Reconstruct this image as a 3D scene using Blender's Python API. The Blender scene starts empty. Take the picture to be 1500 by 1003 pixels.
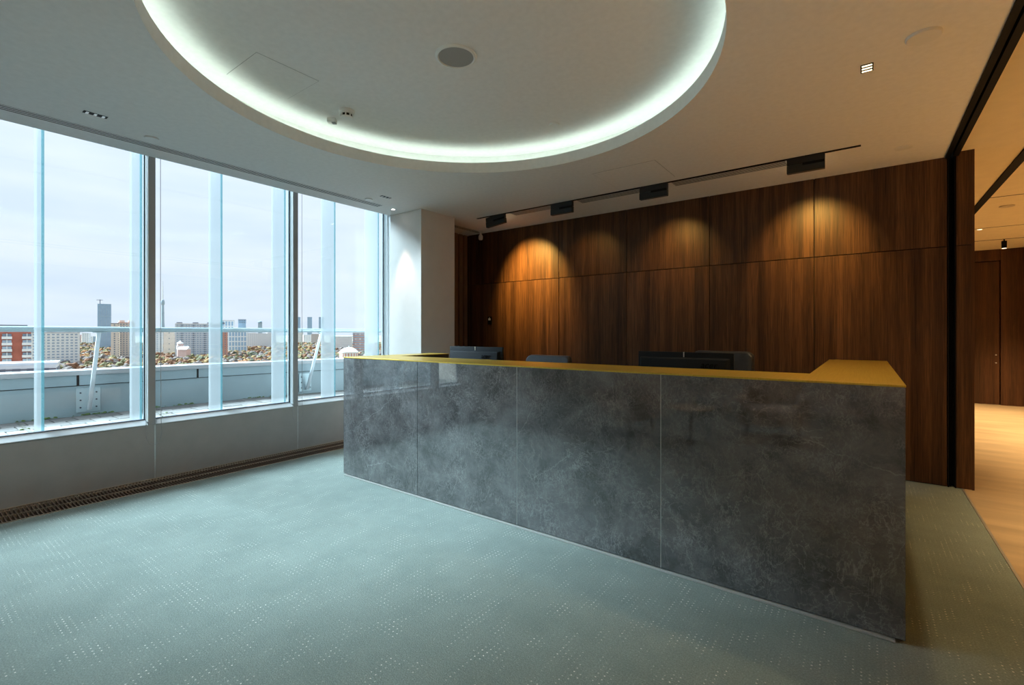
import bpy, bmesh, math, random
from mathutils import Vector, Matrix, noise
random.seed(7)
sc = bpy.context.scene
COL = sc.collection

# ------------------------------------------------------------------ camera
FPX, YAW, CY, EYE = 693.87, 0.6411, 487.92, 1.35
cam = bpy.data.cameras.new('camera')
cam.sensor_width = 36.0
cam.lens = FPX / 1500 * 36
cam.shift_y = -(501.5 - CY) / 1500
cam.clip_start, cam.clip_end = 0.02, 20000
camo = bpy.data.objects.new('camera', cam)
camo.location = (0, 0, EYE)
camo.rotation_euler = (math.pi / 2, 0, YAW)
COL.objects.link(camo)
sc.camera = camo
sc.view_settings.view_transform = 'Standard'
sc.view_settings.look = 'None'
sc.view_settings.gamma = 1
sc.view_settings.use_curve_mapping = False
sc.view_settings.exposure = 1.4
sc.cycles.use_denoising = True
sc.cycles.max_bounces = 14
sc.cycles.diffuse_bounces = 6
sc.cycles.glossy_bounces = 6
sc.cycles.transparent_max_bounces = 24
sc.cycles.sample_clamp_indirect = 8
sc.cycles.caustics_reflective = False
sc.cycles.caustics_refractive = False

# ------------------------------------------------------------------ sky (overcast)
W = bpy.data.worlds.new('sky')
sc.world = W
W.use_nodes = True
nt = W.node_tree
nt.nodes.clear()
def wn(t, **k):
    n = nt.nodes.new(t)
    for a, b in k.items(): setattr(n, a, b)
    return n
out = wn('ShaderNodeOutputWorld'); bg = wn('ShaderNodeBackground')
tc = wn('ShaderNodeTexCoord'); mp = wn('ShaderNodeMapping')
mp.inputs['Scale'].default_value = (1.6, 1.6, 9.0)
nz = wn('ShaderNodeTexNoise'); nz.inputs['Scale'].default_value = 2.4
nz.inputs['Detail'].default_value = 6; nz.inputs['Roughness'].default_value = 0.55
rp = wn('ShaderNodeValToRGB')
rp.color_ramp.elements[0].position = 0.33; rp.color_ramp.elements[0].color = (0.70, 0.80, 0.96, 1)
rp.color_ramp.elements[1].position = 0.66; rp.color_ramp.elements[1].color = (0.80, 0.875, 0.97, 1)
sep = wn('ShaderNodeSeparateXYZ')
mr = wn('ShaderNodeMapRange')                                    # an overcast sky grows brighter towards the zenith
mr.inputs['From Min'].default_value = 0.0; mr.inputs['From Max'].default_value = 1.0
mr.inputs['To Min'].default_value = 0.43; mr.inputs['To Max'].default_value = 0.56
nt.links.new(tc.outputs['Generated'], mp.inputs['Vector']); nt.links.new(mp.outputs[0], nz.inputs['Vector'])
nt.links.new(nz.outputs['Fac'], rp.inputs[0]); nt.links.new(rp.outputs[0], bg.inputs['Color'])
nt.links.new(tc.outputs['Generated'], sep.inputs[0]); nt.links.new(sep.outputs['Z'], mr.inputs['Value'])
nt.links.new(mr.outputs[0], bg.inputs['Strength']); nt.links.new(bg.outputs[0], out.inputs[0])

# the sun behind the thin cloud: a very wide soft source on the window side
sun = bpy.data.lights.new('veiled_sun', 'SUN'); sun.energy = 11.8; sun.color = (0.71, 0.90, 1.0); sun.angle = math.radians(34)
suno = bpy.data.objects.new('veiled_sun', sun); COL.objects.link(suno)
suno.rotation_euler = Vector((0.70, 0.395, -0.70)).to_track_quat('-Z', 'Y').to_euler()

# ------------------------------------------------------------------ helpers
FWD = Vector((-math.sin(YAW), math.cos(YAW), 0)); RGT = Vector((math.cos(YAW), math.sin(YAW), 0))
def far_point(px, depth, z=0.0):
    """the point of the city that lies at this bearing and depth"""
    return FWD * depth + RGT * ((px - 750) / FPX * depth) + Vector((0, 0, z))
def far_z(py, depth): return EYE + (CY - py) / FPX * depth

class MB:
    def __init__(s): s.v, s.f = [], []
    def add(s, vs, fs):
        n = len(s.v); s.v += [Vector(p) for p in vs]; s.f += [tuple(i + n for i in q) for q in fs]; return s
    def box(s, x0, x1, y0, y1, z0, z1, M=None):
        vs = [Vector((x, y, z)) for z in (z0, z1) for y in (y0, y1) for x in (x0, x1)]
        if M is not None: vs = [M @ p for p in vs]
        return s.add(vs, [(0, 2, 3, 1), (4, 5, 7, 6), (0, 1, 5, 4), (1, 3, 7, 5), (3, 2, 6, 7), (2, 0, 4, 6)])
    def prism(s, pts, z0, z1):
        n = len(pts); vs = [(p[0], p[1], z0) for p in pts] + [(p[0], p[1], z1) for p in pts]
        fs = [tuple(range(n - 1, -1, -1)), tuple(range(n, 2 * n))] + [(i, (i + 1) % n, n + (i + 1) % n, n + i) for i in range(n)]
        return s.add(vs, fs)
    def tube(s, path, rad, n=10, caps=True):
        path = [Vector(p) for p in path]
        if not hasattr(rad, '__len__'): rad = [rad] * len(path)
        vs, up = [], None
        for i, p in enumerate(path):
            t = (path[min(i + 1, len(path) - 1)] - path[max(i - 1, 0)]).normalized()
            if up is None: up = t.orthogonal().normalized()
            a = (up - t * up.dot(t)).normalized(); b = t.cross(a); up = a
            vs += [p + (a * math.cos(2 * math.pi * k / n) + b * math.sin(2 * math.pi * k / n)) * rad[i] for k in range(n)]
        fs = [(i * n + k, i * n + (k + 1) % n, (i + 1) * n + (k + 1) % n, (i + 1) * n + k) for i in range(len(path) - 1) for k in range(n)]
        if caps: fs += [tuple(range(n - 1, -1, -1)), tuple(range((len(path) - 1) * n, len(path) * n))]
        return s.add(vs, fs)
    def lathe(s, prof, c=(0, 0, 0), n=32, M=None):
        vs, fs, rings = [], [], []
        for r, z in prof:
            if r < 1e-6: rings.append([len(vs)]); vs.append(Vector((0, 0, z)))
            else:
                rings.append(list(range(len(vs), len(vs) + n)))
                vs += [Vector((r * math.cos(2 * math.pi * k / n), r * math.sin(2 * math.pi * k / n), z)) for k in range(n)]
        for a, b in zip(rings, rings[1:]):
            for k in range(n):
                k2 = (k + 1) % n
                if len(a) == 1 and len(b) == 1: continue
                if len(a) == 1: fs.append((a[0], b[k2], b[k]))
                elif len(b) == 1: fs.append((a[k], a[k2], b[0]))
                else: fs.append((a[k], a[k2], b[k2], b[k]))
        if M is not None: vs = [M @ p for p in vs]
        return s.add([p + Vector(c) for p in vs], fs)
    def mesh(s, name, mat, bevel=0, seg=2, smooth=False, org=Vector()):
        me = bpy.data.meshes.new(name)
        me.from_pydata([p - org for p in s.v], [], s.f)
        bm = bmesh.new(); bm.from_mesh(me)
        bmesh.ops.recalc_face_normals(bm, faces=bm.faces)
        if bevel: bmesh.ops.bevel(bm, geom=list(bm.edges), offset=bevel, segments=seg, affect='EDGES', profile=0.5, clamp_overlap=True)
        if smooth:
            for f_ in bm.faces: f_.smooth = True
            for e in bm.edges:
                if len(e.link_faces) == 2 and e.calc_face_angle(0) > 0.7: e.smooth = False
        bm.to_mesh(me); bm.free()
        if mat is not None: me.materials.append(mat)
        return me
    def build(s, name, mat, parent=None, bevel=0, seg=2, smooth=False, org=None):
        """verts are in world space; the origin is the parent's, or the foot of the mesh"""
        if parent is not None: o_ = ORG[parent.name]
        elif org is not None: o_ = Vector(org)
        else:
            lo = [min(p[i] for p in s.v) for i in range(3)]; hi = [max(p[i] for p in s.v) for i in range(3)]
            o_ = Vector(((lo[0] + hi[0]) / 2, (lo[1] + hi[1]) / 2, lo[2]))
        o = bpy.data.objects.new(name, s.mesh(name, mat, bevel, seg, smooth, o_))
        COL.objects.link(o)
        if parent is not None: o.parent = parent
        else: o.location = o_
        ORG[o.name] = o_
        return o
ORG = {}
def B(*a): return MB().box(*a)
def empty(name, loc):
    o = bpy.data.objects.new(name, None); o.location = loc; o.empty_display_size = 0.1
    COL.objects.link(o); ORG[o.name] = Vector(loc); return o
def tag(o, label, cat=None, group=None, kind=None):
    o['label'] = label
    if cat: o['category'] = cat
    if group: o['group'] = group
    if kind: o['kind'] = kind
    return o
def struct(o, label, cat): return tag(o, label, cat, None, 'structure')
def link_copy(src, parent=None):
    c = src.copy(); COL.objects.link(c); c.parent = parent
    for ch in list(src.children): link_copy(ch, c)
    return c
def lamp(name, typ, loc, energy, color, parent=None, aim=None, **k):
    l = bpy.data.lights.new(name, typ); l.energy = energy; l.color = color
    for a, b in k.items(): setattr(l, a, b)
    o = bpy.data.objects.new(name, l); COL.objects.link(o)
    loc = Vector(loc)
    if parent is not None: o.parent = parent; o.location = loc - ORG[parent.name]
    else: o.location = loc
    d = (Vector(aim) - loc) if aim is not None else Vector((0, 0, -1))
    o.rotation_euler = d.to_track_quat('-Z', 'Y').to_euler()
    return o

# ------------------------------------------------------------------ materials
def newmat(name):
    m = bpy.data.materials.new(name); m.use_nodes = True
    t = m.node_tree; return m, t, t.nodes['Principled BSDF']
def P(name, col, rough=0.5, metal=0.0, spec=0.5, coat=0.0, emit=None, estr=0.0, var=0.0, vscale=8.0, bump=0.0, bscale=60.0, vstretch=(1, 1, 1)):
    m, t, b = newmat(name)
    b.inputs['Base Color'].default_value = (*col, 1); b.inputs['Roughness'].default_value = rough
    b.inputs['Metallic'].default_value = metal; b.inputs['Specular IOR Level'].default_value = spec
    b.inputs['Coat Weight'].default_value = coat
    if emit: b.inputs['Emission Color'].default_value = (*emit, 1); b.inputs['Emission Strength'].default_value = estr
    if var or bump:
        tc_ = t.nodes.new('ShaderNodeTexCoord'); mp_ = t.nodes.new('ShaderNodeMapping'); mp_.inputs['Scale'].default_value = vstretch
        t.links.new(tc_.outputs['Object'], mp_.inputs[0])
    if var:
        n = t.nodes.new('ShaderNodeTexNoise'); n.inputs['Scale'].default_value = vscale; n.inputs['Detail'].default_value = 6
        r = t.nodes.new('ShaderNodeValToRGB')
        r.color_ramp.elements[0].position = 0.3; r.color_ramp.elements[1].position = 0.7
        r.color_ramp.elements[0].color = (*[max(0, c * (1 - var)) for c in col], 1); r.color_ramp.elements[1].color = (*[min(1, c * (1 + var)) for c in col], 1)
        t.links.new(mp_.outputs[0], n.inputs['Vector']); t.links.new(n.outputs['Fac'], r.inputs[0]); t.links.new(r.outputs[0], b.inputs['Base Color'])
    if bump:
        n2 = t.nodes.new('ShaderNodeTexNoise'); n2.inputs['Scale'].default_value = bscale; n2.inputs['Detail'].default_value = 3
        bp = t.nodes.new('ShaderNodeBump'); bp.inputs['Strength'].default_value = bump; bp.inputs['Distance'].default_value = 0.004
        t.links.new(mp_.outputs[0], n2.inputs['Vector']); t.links.new(n2.outputs['Fac'], bp.inputs['Height']); t.links.new(bp.outputs[0], b.inputs['Normal'])
    return m

def math_node(t, op, a, b=None, c=None):
    n = t.nodes.new('ShaderNodeMath'); n.operation = op
    for i, v in enumerate((a, b, c)):
        if v is None: continue
        if isinstance(v, (int, float)): n.inputs[i].default_value = v
        else: t.links.new(v, n.inputs[i])
    return n.outputs[0]

def carpet_material():
    m, t, b = newmat('carpet')
    L = t.links.new
    g = t.nodes.new('ShaderNodeNewGeometry'); s = t.nodes.new('ShaderNodeSeparateXYZ'); L(g.outputs['Position'], s.inputs[0])
    cell = 0.027
    fx = math_node(t, 'DIVIDE', s.outputs['X'], cell); fy = math_node(t, 'DIVIDE', s.outputs['Y'], cell * 0.9)
    dx = math_node(t, 'SUBTRACT', math_node(t, 'FRACT', fx), 0.5); dy = math_node(t, 'SUBTRACT', math_node(t, 'FRACT', fy), 0.5)
    rr = math_node(t, 'SQRT', math_node(t, 'ADD', math_node(t, 'MULTIPLY', dx, dx), math_node(t, 'MULTIPLY', dy, dy)))
    dot = math_node(t, 'LESS_THAN', rr, 0.13)
    ids = t.nodes.new('ShaderNodeCombineXYZ'); L(math_node(t, 'FLOOR', fx), ids.inputs[0]); L(math_node(t, 'FLOOR', fy), ids.inputs[1])
    n = t.nodes.new('ShaderNodeTexNoise'); n.inputs['Scale'].default_value = 0.30; n.inputs['Detail'].default_value = 1
    mp_ = t.nodes.new('ShaderNodeMapping'); mp_.inputs['Scale'].default_value = (1.0, 0.55, 1); L(ids.outputs[0], mp_.inputs[0]); L(mp_.outputs[0], n.inputs['Vector'])
    on = t.nodes.new('ShaderNodeMapRange'); on.inputs['From Min'].default_value = 0.52; on.inputs['From Max'].default_value = 0.66; L(n.outputs['Fac'], on.inputs['Value'])
    wn_ = t.nodes.new('ShaderNodeTexWhiteNoise'); L(ids.outputs[0], wn_.inputs['Vector'])
    rnd = math_node(t, 'MULTIPLY_ADD', wn_.outputs['Value'], 0.6, 0.4)
    base = math_node(t, 'MULTIPLY_ADD', on.outputs[0], 0.92, 0.08)
    f = math_node(t, 'MULTIPLY', math_node(t, 'MULTIPLY', dot, base), rnd)
    n2 = t.nodes.new('ShaderNodeTexNoise'); n2.inputs['Scale'].default_value = 3.0; n2.inputs['Detail'].default_value = 8; n2.inputs['Roughness'].default_value = 0.7
    L(g.outputs['Position'], n2.inputs['Vector'])
    cr = t.nodes.new('ShaderNodeValToRGB'); cr.color_ramp.elements[0].position = 0.3; cr.color_ramp.elements[1].position = 0.7
    cr.color_ramp.elements[0].color = (0.205, 0.265, 0.245, 1); cr.color_ramp.elements[1].color = (0.27, 0.335, 0.31, 1)
    L(n2.outputs['Fac'], cr.inputs[0])
    mx = t.nodes.new('ShaderNodeMix'); mx.data_type = 'RGBA'; L(f, mx.inputs[0]); L(cr.outputs[0], mx.inputs[6]); mx.inputs[7].default_value = (0.88, 0.87, 0.82, 1)
    n4 = t.nodes.new('ShaderNodeTexNoise'); n4.inputs['Scale'].default_value = 150; n4.inputs['Detail'].default_value = 3; L(g.outputs['Position'], n4.inputs['Vector'])
    sp_ = t.nodes.new('ShaderNodeMapRange'); sp_.inputs['From Min'].default_value = 0.3; sp_.inputs['From Max'].default_value = 0.7; sp_.inputs['To Min'].default_value = 0.78; sp_.inputs['To Max'].default_value = 1.2; L(n4.outputs['Fac'], sp_.inputs['Value'])
    vm = t.nodes.new('ShaderNodeVectorMath'); vm.operation = 'SCALE'; L(mx.outputs[2], vm.inputs[0]); L(sp_.outputs[0], vm.inputs['Scale'])
    L(vm.outputs[0], b.inputs['Base Color'])
    b.inputs['Roughness'].default_value = 0.95; b.inputs['Specular IOR Level'].default_value = 0.15
    b.inputs['Sheen Weight'].default_value = 0.15
    n3 = t.nodes.new('ShaderNodeTexNoise'); n3.inputs['Scale'].default_value = 190; n3.inputs['Detail'].default_value = 2; L(g.outputs['Position'], n3.inputs['Vector'])
    bp = t.nodes.new('ShaderNodeBump'); bp.inputs['Strength'].default_value = 0.55; bp.inputs['Distance'].default_value = 0.006
    L(n3.outputs['Fac'], bp.inputs['Height']); L(bp.outputs[0], b.inputs['Normal'])
    return m

def marble_material():
    m, t, b = newmat('grey_marble')
    L = t.links.new
    g = t.nodes.new('ShaderNodeNewGeometry')
    w = t.nodes.new('ShaderNodeTexNoise'); w.inputs['Scale'].default_value = 3.2; w.inputs['Detail'].default_value = 9; w.inputs['Roughness'].default_value = 0.65; L(g.outputs['Position'], w.inputs['Vector'])
    mixv = t.nodes.new('ShaderNodeMix'); mixv.data_type = 'RGBA'; mixv.inputs[0].default_value = 0.13; L(g.outputs['Position'], mixv.inputs[6]); L(w.outputs['Color'], mixv.inputs[7])
    c1 = t.nodes.new('ShaderNodeTexNoise'); c1.inputs['Scale'].default_value = 3.4; c1.inputs['Detail'].default_value = 14; c1.inputs['Roughness'].default_value = 0.74; c1.inputs['Distortion'].default_value = 0.4; L(g.outputs['Position'], c1.inputs['Vector'])
    cr = t.nodes.new('ShaderNodeValToRGB')
    cr.color_ramp.elements[0].position = 0.36; cr.color_ramp.elements[0].color = (0.038, 0.0370, 0.039, 1)
    cr.color_ramp.elements[1].position = 0.66; cr.color_ramp.elements[1].color = (0.180, 0.180, 0.188, 1)
    L(c1.outputs['Fac'], cr.inputs[0])
    last = cr.outputs[0]
    def vein(scale, thick, amt, dist, detail, last, src):
        v = t.nodes.new('ShaderNodeTexVoronoi'); v.feature = 'DISTANCE_TO_EDGE'; v.inputs['Scale'].default_value = scale
        L(src, v.inputs['Vector'])
        mr_ = t.nodes.new('ShaderNodeMapRange'); mr_.inputs['From Min'].default_value = 0; mr_.inputs['From Max'].default_value = thick
        mr_.inputs['To Min'].default_value = 1; mr_.inputs['To Max'].default_value = 0; L(v.outputs['Distance'], mr_.inputs['Value'])
        k = t.nodes.new('ShaderNodeTexNoise'); k.inputs['Scale'].default_value = dist; k.inputs['Detail'].default_value = detail; L(g.outputs['Position'], k.inputs['Vector'])
        kr = t.nodes.new('ShaderNodeMapRange'); kr.inputs['From Min'].default_value = 0.45; kr.inputs['From Max'].default_value = 0.72; L(k.outputs['Fac'], kr.inputs['Value'])
        f = math_node(t, 'MULTIPLY', math_node(t, 'MULTIPLY', mr_.outputs[0], kr.outputs[0]), amt)
        x = t.nodes.new('ShaderNodeMix'); x.data_type = 'RGBA'; L(f, x.inputs[0]); L(last, x.inputs[6]); x.inputs[7].default_value = (0.42, 0.42, 0.43, 1)
        return x.outputs[2]
    def ridge(scale, thick, amt, gate, last, stretch=(1, 1, 1), rot=0.0):
        mp_ = t.nodes.new('ShaderNodeMapping'); mp_.inputs['Scale'].default_value = stretch; mp_.inputs['Rotation'].default_value = (0, rot, 0)
        L(g.outputs['Position'], mp_.inputs[0])
        k = t.nodes.new('ShaderNodeTexNoise'); k.inputs['Scale'].default_value = scale; k.inputs['Detail'].default_value = 7; k.inputs['Roughness'].default_value = 0.62; k.inputs['Distortion'].default_value = 0.5
        L(mp_.outputs[0], k.inputs['Vector'])
        v = math_node(t, 'ABSOLUTE', math_node(t, 'SUBTRACT', k.outputs['Fac'], 0.5))
        mr_ = t.nodes.new('ShaderNodeMapRange'); mr_.inputs['From Max'].default_value = thick; mr_.inputs['To Min'].default_value = 1; mr_.inputs['To Max'].default_value = 0; L(v, mr_.inputs['Value'])
        k2 = t.nodes.new('ShaderNodeTexNoise'); k2.inputs['Scale'].default_value = gate; k2.inputs['Detail'].default_value = 4; L(g.outputs['Position'], k2.inputs['Vector'])
        kr = t.nodes.new('ShaderNodeMapRange'); kr.inputs['From Min'].default_value = 0.42; kr.inputs['From Max'].default_value = 0.68; L(k2.outputs['Fac'], kr.inputs['Value'])
        f = math_node(t, 'MULTIPLY', math_node(t, 'MULTIPLY', mr_.outputs[0], kr.outputs[0]), amt)
        x = t.nodes.new('ShaderNodeMix'); x.data_type = 'RGBA'; L(f, x.inputs[0]); L(last, x.inputs[6]); x.inputs[7].default_value = (0.42, 0.42, 0.43, 1)
        return x.outputs[2]
    last = vein(1.9, 0.0045, 0.85, 1.7, 3, last, mixv.outputs[2])
    last = ridge(5.0, 0.012, 0.55, 2.4, last, (1.6, 1, 0.8), 0.6)
    last = ridge(13.0, 0.022, 0.50, 3.6, last, (1, 1, 1.5), -0.5)
    last = ridge(30.0, 0.035, 0.45, 5.5, last, (1.4, 1, 0.8), 0.8)
    L(last, b.inputs['Base Color'])
    b.inputs['Roughness'].default_value = 0.45; b.inputs['Specular IOR Level'].default_value = 0.3
    b.inputs['Coat Weight'].default_value = 1.0; b.inputs['Coat Roughness'].default_value = 0.0; b.inputs['Coat IOR'].default_value = 2.0
    return m

def wood_material(name, dark, mid, light, seed=0.0, axis='Z', gloss=0.42):
    """straight-grained veneer; the grain runs along the axis"""
    m, t, b = newmat(name)
    L = t.links.new
    g = t.nodes.new('ShaderNodeNewGeometry'); oi = t.nodes.new('ShaderNodeObjectInfo')
    add = t.nodes.new('ShaderNodeVectorMath'); add.operation = 'ADD'
    cmb = t.nodes.new('ShaderNodeCombineXYZ')
    L(math_node(t, 'MULTIPLY', oi.outputs['Random'], 30.0), cmb.inputs[2]); L(math_node(t, 'MULTIPLY', oi.outputs['Random'], 3.0), cmb.inputs[0])
    L(g.outputs['Position'], add.inputs[0]); L(cmb.outputs[0], add.inputs[1])
    mp1 = t.nodes.new('ShaderNodeMapping'); mp1.inputs['Scale'].default_value = (11, 11, 0.22); L(add.outputs[0], mp1.inputs[0])
    n1 = t.nodes.new('ShaderNodeTexNoise'); n1.inputs['Scale'].default_value = 1.0; n1.inputs['Detail'].default_value = 3; n1.inputs['Distortion'].default_value = 0.3; L(mp1.outputs[0], n1.inputs['Vector'])
    mp2 = t.nodes.new('ShaderNodeMapping'); mp2.inputs['Scale'].default_value = (120, 120, 3.0); L(add.outputs[0], mp2.inputs[0])
    n2 = t.nodes.new('ShaderNodeTexNoise'); n2.inputs['Scale'].default_value = 1.0; n2.inputs['Detail'].default_value = 5; n2.inputs['Distortion'].default_value = 0.9; L(mp2.outputs[0], n2.inputs['Vector'])
    v = math_node(t, 'ADD', math_node(t, 'MULTIPLY', n1.outputs['Fac'], 0.52), math_node(t, 'MULTIPLY', n2.outputs['Fac'], 0.48))
    cr = t.nodes.new('ShaderNodeValToRGB'); e = cr.color_ramp.elements
    e[0].position = 0.34; e[0].color = (*dark, 1); e[1].position = 0.66; e[1].color = (*light, 1)
    k = cr.color_ramp.elements.new(0.5); k.color = (*mid, 1)
    L(v, cr.inputs[0]); L(cr.outputs[0], b.inputs['Base Color'])
    b.inputs['Roughness'].default_value = gloss; b.inputs['Specular IOR Level'].default_value = 0.35
    bp = t.nodes.new('ShaderNodeBump'); bp.inputs['Strength'].default_value = 0.25; bp.inputs['Distance'].default_value = 0.0015
    L(n2.outputs['Fac'], bp.inputs['Height']); L(bp.outputs[0], b.inputs['Normal'])
    return m

def glass_material(name, tint, refl=0.06, haze=None):
    """thin pane: lets light straight through and mirrors a little; haze adds a milky print"""
    m = bpy.data.materials.new(name); m.use_nodes = True; t = m.node_tree; t.nodes.clear()
    o = t.nodes.new('ShaderNodeOutputMaterial'); tr = t.nodes.new('ShaderNodeBsdfTransparent'); tr.inputs[0].default_value = (*tint, 1)
    gl = t.nodes.new('ShaderNodeBsdfGlossy'); gl.inputs['Roughness'].default_value = 0.0
    fr = t.nodes.new('ShaderNodeFresnel'); fr.inputs['IOR'].default_value = 1.35 if not haze else 1.0
    mx = t.nodes.new('ShaderNodeMixShader')
    t.links.new(fr.outputs[0], mx.inputs[0]); t.links.new(tr.outputs[0], mx.inputs[1]); t.links.new(gl.outputs[0], mx.inputs[2])
    last = mx.outputs[0]
    if haze:
        amt, col = haze
        d = t.nodes.new('ShaderNodeBsdfDiffuse'); d.inputs[0].default_value = (*col, 1)
        tl = t.nodes.new('ShaderNodeBsdfTranslucent'); tl.inputs[0].default_value = (*col, 1)
        ad = t.nodes.new('ShaderNodeMixShader'); ad.inputs[0].default_value = 0.5
        t.links.new(d.outputs[0], ad.inputs[1]); t.links.new(tl.outputs[0], ad.inputs[2])
        m2 = t.nodes.new('ShaderNodeMixShader'); m2.inputs[0].default_value = amt
        t.links.new(last, m2.inputs[1]); t.links.new(ad.outputs[0], m2.inputs[2]); last = m2.outputs[0]
    t.links.new(last, o.inputs[0])
    return m

def brass_material():
    m, t, b = newmat('brushed_brass')
    L = t.links.new
    g = t.nodes.new('ShaderNodeNewGeometry'); mp_ = t.nodes.new('ShaderNodeMapping'); mp_.inputs['Scale'].default_value = (320, 5, 5); L(g.outputs['Position'], mp_.inputs[0])
    n = t.nodes.new('ShaderNodeTexNoise'); n.inputs['Scale'].default_value = 1; n.inputs['Detail'].default_value = 3; L(mp_.outputs[0], n.inputs['Vector'])
    cr = t.nodes.new('ShaderNodeValToRGB'); cr.color_ramp.elements[0].position = 0.3; cr.color_ramp.elements[1].position = 0.7
    cr.color_ramp.elements[0].color = (0.74, 0.50, 0.07, 1); cr.color_ramp.elements[1].color = (0.85, 0.61, 0.12, 1)
    L(n.outputs['Fac'], cr.inputs[0]); L(cr.outputs[0], b.inputs['Base Color'])
    b.inputs['Metallic'].default_value = 0.7; b.inputs['Roughness'].default_value = 0.36
    return m

M = dict(
    carpet=carpet_material(), marble=marble_material(), brass=brass_material(),
    wood=wood_material('walnut_veneer', (0.022, 0.0095, 0.0045), (0.078, 0.0335, 0.0142), (0.17, 0.077, 0.033)),
    wood_hall=wood_material('hall_veneer', (0.030, 0.012, 0.006), (0.070, 0.028, 0.012), (0.12, 0.052, 0.022)),
    slat=P('slat_wood', (0.25, 0.145, 0.085), 0.5, var=0.2, vscale=20, vstretch=(1, 1, 0.1)),
    plaster=P('ceiling_paint', (0.84, 0.835, 0.82), 0.85, spec=0.2, var=0.03, vscale=25, bump=0.08, bscale=220),
    wall_paint=P('wall_paint', (0.80, 0.79, 0.77), 0.8, spec=0.2, bump=0.08, bscale=200, var=0.02),
    sill_panel=P('grey_panel', (0.46, 0.45, 0.43), 0.55, spec=0.3, bump=0.05, bscale=300, var=0.04),
    frame=P('white_frame', (0.78, 0.83, 0.86), 0.35, bump=0.02, var=0.02),
    mullion=P('mullion_metal', (0.42, 0.41, 0.40), 0.35, metal=0.3, var=0.04, vstretch=(1, 1, .1)),
    gasket=P('rubber_gasket', (0.02, 0.025, 0.045), 0.6, var=0.1),
    black=P('black_metal', (0.006, 0.006, 0.007), 0.6, spec=0.10, bump=0.03, var=0.15),
    dark_gap=P('dark_gap', (0.008, 0.007, 0.006), 0.9, var=0.1),
    fixture=P('fixture_black', (0.010, 0.014, 0.018), 0.42, bump=0.03, var=0.1),
    alu=P('aluminium', (0.62, 0.63, 0.62), 0.35, metal=0.6, var=0.05, vscale=40),
    grille=P('grille_bronze', (0.20, 0.135, 0.095), 0.4, metal=0.4, var=0.15, vscale=30),
    grille_rail=P('grille_rail', (0.58, 0.50, 0.38), 0.4, metal=0.5, var=0.1),
    strip=P('base_strip_paint', (0.46, 0.47, 0.45), 0.4, var=0.05),
    white_plastic=P('white_plastic', (0.80, 0.80, 0.78), 0.4, bump=0.02, var=0.02),
    grey_mesh=P('speaker_mesh', (0.36, 0.36, 0.35), 0.7, bump=0.5, bscale=900, var=0.06, vscale=300),
    hall_ceiling=P('hall_ceiling_paint', (0.80, 0.70, 0.50), 0.8, spec=0.2, var=0.03, bump=0.05, bscale=200),
    hall_floor=P('hall_stone', (0.56, 0.43, 0.27), 0.30, spec=0.4, var=0.16, vscale=3.0, vstretch=(0.5, 2.2, 1)),
    monitor=P('monitor_plastic', (0.018, 0.022, 0.028), 0.6, spec=0.12, bump=0.04, bscale=500, var=0.08),
    logo=P('logo_gloss', (0.001, 0.001, 0.0015), 0.4, spec=0.05, var=0.1),
    screen=P('screen_glass', (0.008, 0.008, 0.010), 0.12, var=0.1),
    leather=P('black_leather', (0.035, 0.037, 0.043), 0.42, bump=0.25, bscale=140, var=0.12, vscale=20),
    worktop=P('worktop_laminate', (0.30, 0.26, 0.22), 0.4, var=0.08, vscale=12),
    carcass=P('carcass_laminate', (0.10, 0.085, 0.07), 0.5, var=0.1),
    cord=P('blind_cord', (0.45, 0.45, 0.45), 0.5, var=0.05),
    lamp_cool=P('lamp_cool', (1, 1, 1), 0.4, emit=(1.0, 0.92, 0.80), estr=8, var=0.001),
    lamp_warm=P('lamp_warm', (1, 1, 1), 0.4, emit=(1.0, 0.75, 0.42), estr=1.5, var=0.001),
    led=P('led_strip', (1, 1, 1), 0.4, emit=(0.80, 1.0, 0.90), estr=1.75, var=0.001),
    paver=P('concrete_paver', (0.15, 0.148, 0.143), 0.85, var=0.16, vscale=5, bump=0.3, bscale=40),
    paver2=P('concrete_paver_pale', (0.185, 0.18, 0.172), 0.85, var=0.16, vscale=5, bump=0.3, bscale=40),
    joint=P('paver_joint', (0.13, 0.13, 0.11), 0.95, var=0.3, vscale=9),
    moss=P('moss', (0.10, 0.15, 0.045), 0.95, var=0.4, vscale=30, bump=0.6, bscale=60),
    parapet=P('parapet_sheet', (0.24, 0.305, 0.33), 0.5, var=0.07, vscale=2.5, bump=0.03),
    cap=P('parapet_cap', (0.32, 0.33, 0.34), 0.4, var=0.03, vscale=3),
    rail=P('rail_steel', (0.36, 0.45, 0.48), 0.35, metal=0.3, var=0.06),
    post=P('post_steel', (0.62, 0.68, 0.72), 0.35, metal=0.3, var=0.06),
    pane=glass_material('window_glass', (0.95, 0.975, 0.98)),
    fin=glass_material('fin_glass', (0.88, 0.92, 0.945), haze=(0.42, (0.44, 0.46, 0.465))),
    fin_edge=glass_material('fin_edge', (0.66, 0.88, 0.91), haze=(0.35, (0.30, 0.46, 0.48))),
)

# ================================================================== THE ROOM
ZC = 2.90                      # ceiling
XW = -5.30                     # face of the wall under the windows
YB = 5.628                     # back wall
YR, XH = -4.0, 4.2             # rear wall, far side of the hall
CX0, CY0, CR = -2.10, 2.17, 1.587   # round ceiling recess

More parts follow.
